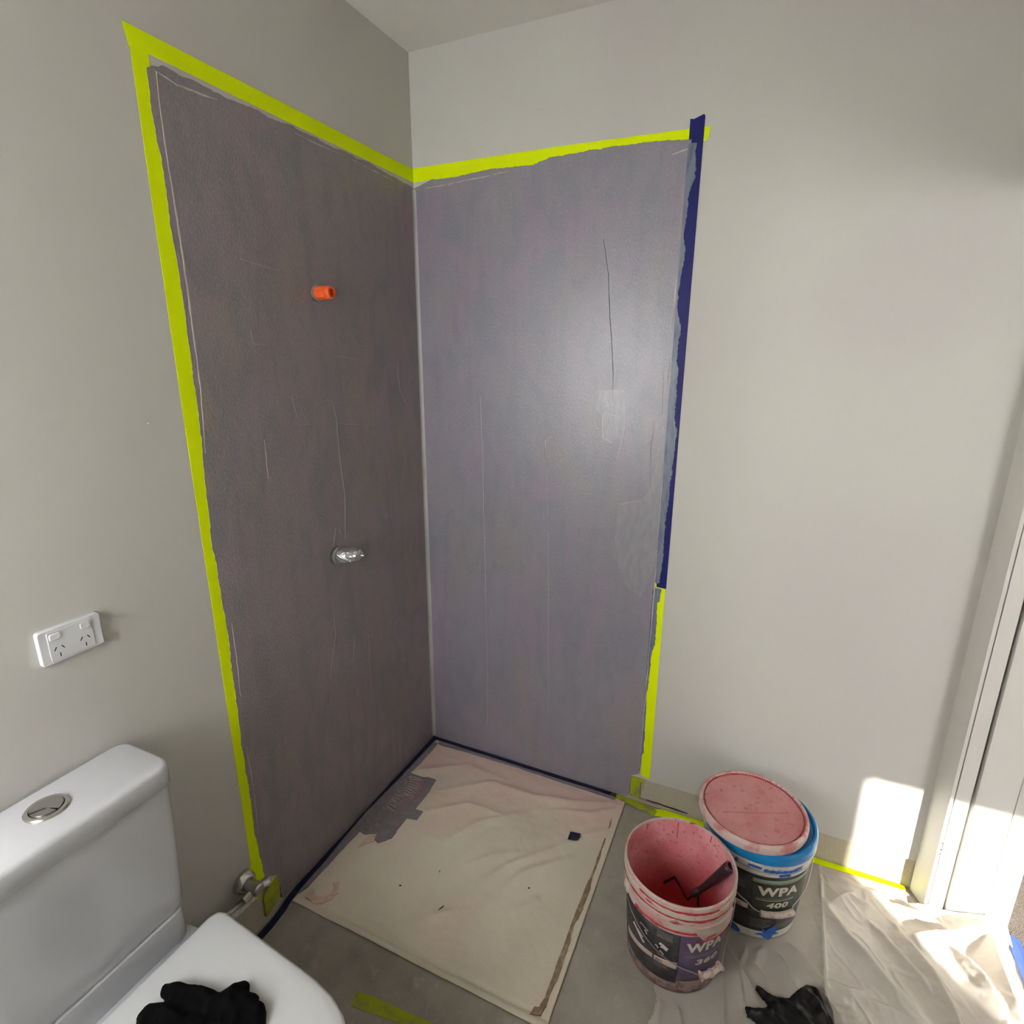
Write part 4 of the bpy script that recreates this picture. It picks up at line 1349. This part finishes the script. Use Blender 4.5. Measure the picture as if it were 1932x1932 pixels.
# red paint lines that have collected under the ribs
mb = MB()
for (a0, a1, z, w_, sd) in ((-130, -62, 0.2405, 0.0056, 1), (-170, -12, 0.2860, 0.0062, 2), (-62, -8, 0.2150, 0.0022, 3), (-125, -40, 0.3080, 0.0040, 5)):
    pts = []
    for k in range(50):
        s = k / 49
        t = math.radians(a0 + (a1 - a0) * s)
        zz = z + 0.0020 * noise.noise((s * 8, sd, 0))
        r = rf1(zz) + (0.0085 if z < 0.22 else (0.0048 if z < 0.26 else (0.0030 if z < 0.30 else 0.0022)))
        pts.append((C1[0] + r * math.cos(t), C1[1] + r * math.sin(t), C1[2] + zz))
    mb.tube(pts, w_, 6, rs=[w_ * (0.55 + 0.6 * abs(noise.noise((k * .22, sd, 4)))) for k in range(50)])
mb.build('paint_ridge', M['red_line'], p1, smooth=True)
mb = MB()
for th, z1_, z0_ in ((100, 0.318, 0.262), (60, 0.322, 0.300), (140, 0.32, 0.303)):
    pts = []
    for k in range(8):
        s = k / 7
        t = math.radians(th + 1.2 * noise.noise((s * 2, th, 0)))
        z = z1_ + (z0_ - z1_) * s
        r = rf1(z) - 0.0046
        pts.append((C1[0] + r * math.cos(t), C1[1] + r * math.sin(t), C1[2] + z))
    MB().tube(pts, 0.0014, 6).build('paint_drip', M['red_in'], p1)
# moulded ear tab at the front right
cyl_sheet(C1, rf1, -63, -12, 0.214, 0.262, 0.0085, thick=0.0075, n=20, z0f=lambda s: 0.246 - 0.030 * min(1, s * 6) + 0.002 * s).build('ear_tab', M['white_pail'], p1, auto=40)
for th in (-148, 12):
    t = math.radians(th)
    z = 0.252
    r = rf1(z)
    mb = MB()
    d = Vector((math.cos(t), math.sin(t), 0))
    b_ = Vector(C1) + d * (r + 0.001) + Vector((0, 0, z))
    mb.tube([b_, b_ + d * 0.006, b_ + d * 0.010], 0.016, 18, rs=[0.018, 0.017, 0.012])
    mb.build('bail_ear', M['white_pail'], p1, auto=40)
def cyl_path(c, rfun, ctrl, n=5):
    P = []
    for k in range(len(ctrl) - 1):
        for j in range(n):
            t_ = j / n
            a, z, o_ = [ctrl[k][q] + (ctrl[k + 1][q] - ctrl[k][q]) * t_ for q in range(3)]
            r = rfun(z) + o_
            P.append((c[0] + r * math.cos(math.radians(a)), c[1] + r * math.sin(math.radians(a)), c[2] + z))
    return P


MB().tube(cyl_path(C1, rf1, [(-148, 0.252, .012), (-139, 0.205, .008), (-120, 0.168, .005), (-100, 0.141, .005), (-80, 0.117, .005), (-62, 0.098, .006), (-56, 0.091, .009), (-52, 0.086, .013), (-38, 0.090, .018),
                             (-26, 0.098, .021), (-20, 0.125, .014), (-10, 0.180, .010), (12, 0.252, .012)]), 0.0016, 8).build('bail_wire', M['steelwire'], p1, smooth=True)
gpt = cyl_path(C1, rf1, [(-53, 0.086, .013), (-40, 0.091, .018), (-26, 0.099, .021)], 8)
k = len(gpt)
MB().tube(gpt, 0.008, 14, rs=[0.0125 if j in (0, 1, k - 1, k - 2) else (0.0112 if j in (k // 2, k // 2 - 1) else 0.0085) for j in range(k)]).build('grip', M['grip'], p1, auto=40)

# roller frame standing in the open pail
rl = empty('roller_frame', (1.19, -0.50, 0.1), 'paint-stained roller frame with black handle standing in the red pail', 'paint roller')
MB().tube([(1.289, -0.484, 0.318), (1.283, -0.4842, 0.308), (1.262, -0.4855, 0.272), (1.240, -0.487, 0.238), (1.223, -0.488, 0.212), (1.213, -0.491, 0.200)], 0.013, 16,
          rs=[0.0150, 0.0152, 0.0140, 0.0112, 0.0088, 0.0085]).build('handle', M['roller'], rl, smooth=True)
ax = (Vector((1.289, -0.484, 0.318)) - Vector((1.283, -0.4842, 0.308))).normalized()
b_ = Vector((1.289, -0.484, 0.318))
MB().tube([b_ - ax * 0.0005, b_ + ax * 0.0004], 0.011, 16, rs=[0.0112, 0.0112]).build('hanging_hole', M['dark_line'], rl)
MB().tube([b_ - ax * 0.0012, b_ + ax * 0.0001], 0.0135, 20, rs=[0.0146, 0.0134]).build('handle_lip', M['lid_spot'], rl)
MB().tube([(1.2155, -0.490, 0.203), (1.209, -0.4935, 0.196), (1.200, -0.496, 0.186)], 0.0105, 12, rs=[0.0105, 0.0115, 0.0105]).build('ferrule', M['roller'], rl, auto=40)
MB().tube([(1.214, -0.4925, 0.196), (1.216, -0.506, 0.186), (1.217, -0.520, 0.176)], 0.0035, 8).build('hook', M['roller_wire'], rl, auto=40)
MB().tube([(1.204, -0.495, 0.190), (1.190, -0.4985, 0.168), (1.187, -0.4975, 0.164), (1.184, -0.494, 0.1625), (1.142, -0.412, 0.131), (1.139, -0.407, 0.1285), (1.135, -0.407, 0.127), (1.109, -0.425, 0.112)], 0.0034, 10).build('wire_frame', M['roller_wire'], rl, smooth=True)

# pail with the dark green label
C2 = (1.355, -0.262, 0.0042)
p2 = empty('paint_pail', C2, 'closed white pail with a black and green label and blue smears', 'bucket', 'waterproofing pails')
RB2, RT2, H2 = 0.138, 0.1555, 0.318
rf2 = pail_body(C2, RB2, RT2, H2, M['pail_clean'], M['pail_clean'], p2, 0.252, 0.268)
cyl_sheet(C2, rf2, -150, 14, 0.270, 0.2945, 0.0070, n=48, m_=3).build('smeared_collar', M['pail_blue_smear'], p2, smooth=True)
cyl_sheet(C2, rf2, -215, 5, 0.033, 0.247, 0.0009, n=60, m_=6).build('label', M['label_black'], p2, smooth=True)
cyl_sheet(C2, rf2, -91, -14, 0.086, 0.236, 0.0016, n=30, m_=6).build('label_panel', M['label_green'], p2, smooth=True)
cyl_sheet(C2, rf2, -91, -14, 0.221, 0.236, 0.0020, n=30, m_=2).build('label_band', M['label_palegreen'], p2, smooth=True)
cyl_text('lettering', 'WPA', C2, rf2, -85, -36.5, 0.177, 0.211, 0.0032, M['print'], p2, bold=0.045)
cyl_text('lettering', '400', C2, rf2, -73, -47, 0.131, 0.152, 0.0032, M['print'], p2, bold=0.04, italic=0.1)
cyl_sheet(C2, rf2, -85, -40, 0.1582, 0.1596, 0.0026, n=16, m_=1).build('rule_line', M['print'], p2)
cyl_text('lettering', 'WATERPROOFING PRODUCTS', C2, rf2, -85, -42, 0.1635, 0.1690, 0.0030, M['print_dim'], p2, bold=0.0)
cyl_text('lettering', 'WATERPROOF MEMBRANE', C2, rf2, -79, -40, 0.0975, 0.1030, 0.0030, M['print'], p2, bold=0.0)
mb = MB()
print_lines(mb, C2, rf2, -87, -62, 0.079, 0.0058, 6, 0.0022, 0.0014, 7)
print_lines(mb, C2, rf2, -57, -33, 0.079, 0.0058, 7, 0.0022, 0.0014, 8)
print_lines(mb, C2, rf2, -108, -97, 0.205, 0.0062, 4, 0.0022, 0.0014, 9)
mb.build('small_print', M['print_dim'], p2)['kind'] = 'stuff'
cyl_sheet(C2, rf2, -112, -91.5, 0.110, 0.130, 0.0022, n=10, m_=1).build('label_stripe', M['stripe'], p2, smooth=True)
mb = MB()
print_lines(mb, C2, rf2, -106, -98, 0.121, 0.008, 2, 0.0030, 0.0030, 12)
mb.build('small_print', M['print_dark'], p2)['kind'] = 'stuff'


def cyl_blob(c, rfun, pts, off, thick=0.0016):
    P = ragged(pts, 0.9, 0.35, 17, True)
    n_ = len(P)
    f = lambda a, z, d: (c[0] + (rfun(max(z, .001) / 400 * 1.0) + d) * math.cos(math.radians(a)), c[1] + (rfun(max(z, .001) / 400) + d) * math.sin(math.radians(a)), c[2] + max(z, 0.4) / 400)
    V = [f(a, z, off) for a, z in P] + [f(a, z, off + thick) for a, z in P]
    tris = tessellate_polygon([[Vector((a, z, 0)) for a, z in P]])
    F = [tuple(t) for t in tris] + [tuple(i + n_ for i in t)[::-1] for t in tris] + [(i, (i + 1) % n_, n_ + (i + 1) % n_, n_ + i) for i in range(n_)]
    return MB().add(V, F)


cyl_blob(C2, rf2, [(-80, 8.5), (-72, 7.5), (-70, 5), (-63, 1.5), (-60, 4), (-58, 9), (-51, 9.5), (-56, 12), (-54, 18), (-57.5, 19), (-59, 24), (-62, 20.5), (-66, 18), (-68, 14), (-72, 19), (-73, 15), (-70, 11), (-76, 10.5)], 0.0020).build('paint_splat', M['paint_blue'], p2)
cyl_blob(C2, rf2, [(-112, 2), (-98, 2), (-96, 6), (-101, 11), (-108, 14), (-113, 10)], 0.0020).build('paint_splat', M['paint_blue'], p2)
mb = MB()
for a0, a1, z, w_, sd in ((-97, -84, 0.282, 0.0060, 2), (-82, -47, 0.277, 0.0065, 3), (-79, -70, 0.300, 0.0020, 4), (-46.5, -44, 0.286, 0.0030, 5), (-104, -100, 0.292, 0.0030, 6), (-66, -54, 0.262, 0.0050, 9)):
    b = cyl_sheet(C2, rf2, a0, a1, z, z, 0.0082, 0.0030, n=26, m_=2, z0f=lambda s: z - w_ * (0.6 + 0.9 * abs(noise.noise((s * 7, sd, 1)))), z1f=lambda s: z + w_ * (0.4 + 0.9 * abs(noise.noise((s * 6, sd, 5)))))
    mb.add(b.V, b.F)
mb.build('paint_smear', M['paint_blue'], p2)
for th in (-150, 16):
    t = math.radians(th)
    d = Vector((math.cos(t), math.sin(t), 0))
    b_ = Vector(C2) + d * (rf2(0.262) + 0.003) + Vector((0, 0, 0.262))
    MB().tube([b_, b_ + d * 0.006, b_ + d * 0.009], 0.014, 18, rs=[0.016, 0.015, 0.010]).build('bail_ear', M['pail_clean'], p2, auto=40)
MB().tube(cyl_path(C2, rf2, [(-150, 0.262, .013), (-132, 0.215, .012), (-116, 0.178, .010), (-103.4, 0.156, .007), (-92.5, 0.139, .006), (-86.6, 0.125, .007), (-79, 0.119, .010), (-60, 0.113, .012), (-41, 0.111, .010), (-40, 0.128, .007),
                             (-28, 0.146, .007), (-15, 0.168, .009), (0, 0.215, .011), (16, 0.262, .013)]), 0.0017, 8).build('bail_wire', M['steelwire'], p2, smooth=True)
gpt = []
for k in range(17):
    a = math.radians(-78.5 + 37.5 * k / 16)
    r = rf2(0.114) + 0.0125
    gpt.append((C2[0] + r * math.cos(a), C2[1] + r * math.sin(a), C2[2] + 0.1185 - 0.0065 * k / 16))
MB().tube(gpt, 0.0085, 12, rs=[0.0095 if k in (0, 1, 15, 16) else 0.0088 + 0.0006 * (k % 2) for k in range(17)]).build('grip', M['grip'], p2, auto=40)

# blue lid on the closed pail
bl = empty('pail_lid', (C2[0], C2[1], C2[2] + 0.30), 'bright blue lid pressed onto the closed pail', 'lid')
prof = [(0.1615, 0.296), (0.1635, 0.300), (0.1640, 0.318), (0.1625, 0.327), (0.1585, 0.3315), (0.1530, 0.3315), (0.1500, 0.327), (0.1490, 0.3225), (0.03, 0.3220), (0.002, 0.3220)]
MB().lathe(prof, C2, 'z', 96, cap0=False, cap1=True).build('lid_top', M['lid_blue'], bl, auto=40)
MB().lathe([(0.1612, 0.2965), (0.1632, 0.2955), (0.1638, 0.290), (0.1608, 0.2895)], C2, 'z', 96, cap0=False, cap1=False, closed=True).build('tear_band', M['pail_clean'], bl, auto=40)

# pink lid lying loose on top of it
C3 = Vector((1.334, -0.277, C2[2] + 0.3332))
pk_ = empty('pail_lid', C3, 'loose pink-stained round lid resting on top of the blue lid', 'lid')
prof = [(0.1500, 0.000), (0.1545, 0.001), (0.1560, 0.005), (0.1562, 0.020), (0.1545, 0.0275), (0.1515, 0.0300), (0.1475, 0.0300), (0.1450, 0.0275), (0.1440, 0.0240)]
MB().lathe(prof, tuple(C3), 'z', 96, cap0=False, cap1=False).build('lid_rim', M['lid_rim'], pk_, auto=40)
MB().lathe([(0.1445, 0.0245), (0.1400, 0.0225), (0.1390, 0.0238), (0.08, 0.0242), (0.014, 0.0244), (0.0125, 0.0258), (0.0100, 0.0258), (0.0085, 0.0244), (0.002, 0.0244)], tuple(C3), 'z', 96, cap0=False, cap1=True).build('lid_panel', M['lid_pink'], pk_, auto=40)
MB().lathe([(0.1500, 0.0005), (0.148, 0.016), (0.1445, 0.0225), (0.05, 0.0215), (0.002, 0.0215)], tuple(C3), 'z', 64, cap0=False, cap1=True).build('lid_underside', M['lid_rim'], pk_, auto=40)
mb = MB()
for a0, a1, r, w_, sd in ((20, 175, 0.1420, 0.0024, 1), (-40, 60, 0.1418, 0.0020, 2), (150, 240, 0.1425, 0.0014, 3), (-130, -10, 0.1415, 0.0012, 4)):
    pts = [(C3.x + r * math.cos(math.radians(a0 + (a1 - a0) * k / 50)), C3.y + r * math.sin(math.radians(a0 + (a1 - a0) * k / 50)), C3.z + 0.0255) for k in range(51)]
    mb.tube(pts, w_ * 1.35, 6, rs=[w_ * (0.5 + 0.8 * abs(noise.noise((k * .21, sd, 3)))) for k in range(51)])
rnd = random.Random(4)
for k in range(22):
    a = math.radians(rnd.uniform(0, 360))
    p0 = Vector((C3.x + 0.1395 * math.cos(a), C3.y + 0.1395 * math.sin(a), C3.z + 0.0242))
    p1_ = Vector((C3.x + 0.1485 * math.cos(a + .03), C3.y + 0.1485 * math.sin(a + .03), C3.z + 0.0304))
    mb.tube([p0, p1_], 0.0007, 5)
mb.build('paint_ridge', M['red_line'], pk_, smooth=True)
mb = MB()
for a, r, s in ((75, 0.085, 0.010), (-80, 0.045, 0.0075), (-95, 0.075, 0.009), (-45, 0.095, 0.009), (-110, 0.03, 0.006), (60, 0.03, 0.0055), (-20, 0.07, 0.006), (130, 0.09, 0.006)):
    cx, cy = C3.x + r * math.cos(math.radians(a)), C3.y + r * math.sin(math.radians(a))
    P = ragged([(cx + s * math.cos(t), cy + s * math.sin(t)) for t in np.linspace(0, 2 * PI, 14)[:-1]], 0.003, 0.0008, a, True)
    plate(mb, P, 'z', C3.z + 0.0236, C3.z + 0.0250)
mb.build('paint_spot', M['lid_spot'], pk_)['kind'] = 'stuff'
mb = MB()
stroke(mb, [(C3.x - 0.085, C3.y - 0.060), (C3.x - 0.01, C3.y - 0.030), (C3.x + 0.10, C3.y + 0.02)], 'z', C3.z + 0.0238, 0.0008, 0.0012, 9)
mb.build('scratch', M['red_line'], pk_)

# ------------------------------------------------------------------ plastic sheet
sf = [([(1.579, -0.03), (1.571, -0.307), (1.565, -0.492), (1.565, -0.80)], 0.007, 0.0055),
      ([(1.590, -0.185), (1.597, -0.215), (1.638, -0.286), (1.732, -0.392), (1.80, -0.45)], 0.024, 0.015),
      ([(1.715, -0.205), (1.76, -0.27), (1.811, -0.338), (1.84, -0.40)], 0.020, 0.014), ([(1.775, -0.185), (1.844, -0.314), (1.872, -0.424), (1.88, -0.6)], 0.030, 0.020),
      ([(1.80, -0.205), (1.932, -0.150), (2.03, -0.10)], 0.034, 0.018), ([(1.77, -0.095), (1.856, -0.117), (1.93, -0.14)], 0.022, 0.013),
      ([(1.378, -0.455), (1.383, -0.485), (1.436, -0.552), (1.47, -0.60)], 0.017, 0.009), ([(1.408, -0.405), (1.384, -0.492)], 0.017, 0.009),
      ([(1.306, -0.452), (1.386, -0.564), (1.43, -0.63)], 0.017, 0.009), ([(1.303, -0.53), (1.316, -0.68), (1.33, -0.8)], 0.018, 0.009),
      ([(1.600, -0.170), (1.654, -0.115), (1.715, -0.132)], 0.010, 0.009), ([(1.572, -0.439), (1.624, -0.443), (1.676, -0.429)], 0.008, 0.008),
      ([(1.455, -0.365), (1.533, -0.426), (1.57, -0.45)], 0.014, 0.010), ([(1.90, -0.17), (1.963, -0.275), (1.99, -0.38)], 0.026, 0.018),
      ([(2.02, -0.10), (2.010, -0.226), (2.02, -0.40)], 0.030, 0.018), ([(1.556, -0.366), (1.582, -0.284)], 0.006, 0.007),
      ([(1.674, -0.452), (1.745, -0.462), (1.79, -0.50)], 0.014, 0.012), ([(1.159, -0.675), (1.16, -0.78)], 0.013, 0.009),
      ([(1.20, -0.68), (1.24, -0.80)], 0.014, 0.009), ([(1.36, -0.44), (1.345, -0.52), (1.36, -0.60)], 0.014, 0.008), ([(1.44, -0.42), (1.50, -0.50)], 0.013, 0.009), ([(1.62, -0.06), (1.70, -0.075), (1.80, -0.07)], 0.008, 0.010)]
gx = np.arange(1.045, 2.074, 0.004)
gy = np.arange(-0.004, -0.92, -0.004)
X, Y = np.meshgrid(gx, gy)
Fd = fold_field(X, Y, [(f, a * 1.25, w * 0.92) for f, a, w in sf], 0.012, 0.01)
wr_ = nfield(X, Y, 7, 2.0)
fine = np.abs(nfield(X * 1.0 + 0.35 * Y, Y * 0.55 - 0.2 * X, 24, 6.0))
crk = np.abs(nfield(X + 0.5 * Y, Y * 0.4, 13, 9.0, 2))
loose = 0.25 + 0.75 * sstep(1.40, 1.75, X)
H = 0.0005 + Fd + loose * (0.008 * np.clip(wr_ + 0.25, 0, 1) + 0.0032 * np.clip(0.10 - crk, 0, 1) / 0.10) + 0.0016 * np.clip(0.22 - fine, 0, 1) / 0.22 * 0.6
# the far corner is drawn up over the carpet edge and against the jamb
H += 0.030 * sstep(1.90, 2.05, X) + 0.022 * sstep(1.80, 1.88, X) * sstep(-0.16, -0.06, Y)
# weighed down under the two pails and the glove, taped flat along the skirting
for cx, cy, r in ((C1[0], C1[1], RB1), (C2[0], C2[1], RB2)):
    q = np.hypot(X - cx, Y - cy)
    H = np.where(q < r + 0.05, 0.0012 + (H - 0.0012) * sstep(r + 0.006, r + 0.05, q), H)
H *= 1 - 0.75 * (1 - sstep(-0.06, -0.02, -np.abs(Y) * 0 + (-Y) * -1)) * 0
H = np.where((Y > -0.045) & (X < 1.83), 0.0010 + (H - 0.0010) * sstep(-0.015, -0.045, Y), H)
gl = ((X - 1.48) / 0.13) ** 2 + ((Y + 0.60) / 0.13) ** 2
H = 0.0012 + (H - 0.0012) * np.clip(0.12 + 0.88 * sstep(0.25, 0.85, gl), 0, 1)
H = np.maximum(H, 0.0006)
edge_l = 1.115 + 0.03 * sstep(-0.62, -0.70, Y) - 0.12 * sstep(-0.70, -1.0, Y)
far_edge = 2.066 - 0.0 * X
keep = (X > edge_l) & (X < far_edge) & ~((Y > -0.068) & (X > 1.826))
keep &= ~((Y < -0.862) & (X > 1.835))
keep &= ~((Y > -0.004 - 0.012 * np.abs(nfield(X, Y * 0, 15, 4.0))))
sh = grid_sheet('plastic_sheet', X, Y, H, keep, M['sheet'], 0.0004, origin=(1.6, -0.5, 0))
single = M['sheet'].copy()          # left of the factory fold the sheet lies single, right of it doubled
single.name = 'single ply plastic sheet'
for nd in single.node_tree.nodes:
    if nd.type == 'MIX_SHADER' and any(l.from_node.type == 'BSDF_TRANSPARENT' for l in nd.inputs[2].links):
        nd.inputs[0].default_value = 0.56
sh.data.materials.append(single)
for f in sh.data.polygons:
    if f.center.x + 1.6 < 1.572:
        f.material_index = 1
tag(sh, 'crumpled translucent plastic sheet spread over the floor by the doorway', 'plastic sheet')
bt_o = [(2.058, y) for y in np.linspace(-0.088, -0.60, 40)]
bt_i = [(2.094 + 0.004 * noise.noise((y * 12, 1, 1)), y - 0.012) for x, y in bt_o]


def zt(x, y):
    return 0.0315 + 0.003 * abs(noise.noise((x * 40, y * 30, 2))) + 0.030 * max(0.0, (2.075 - x) / 0.02) * 0.25


strip_h(bt_o, bt_i, 'floor_tape', M['skyblue'], zt, 'bright blue tape fixing the plastic sheet to the carpet edge')
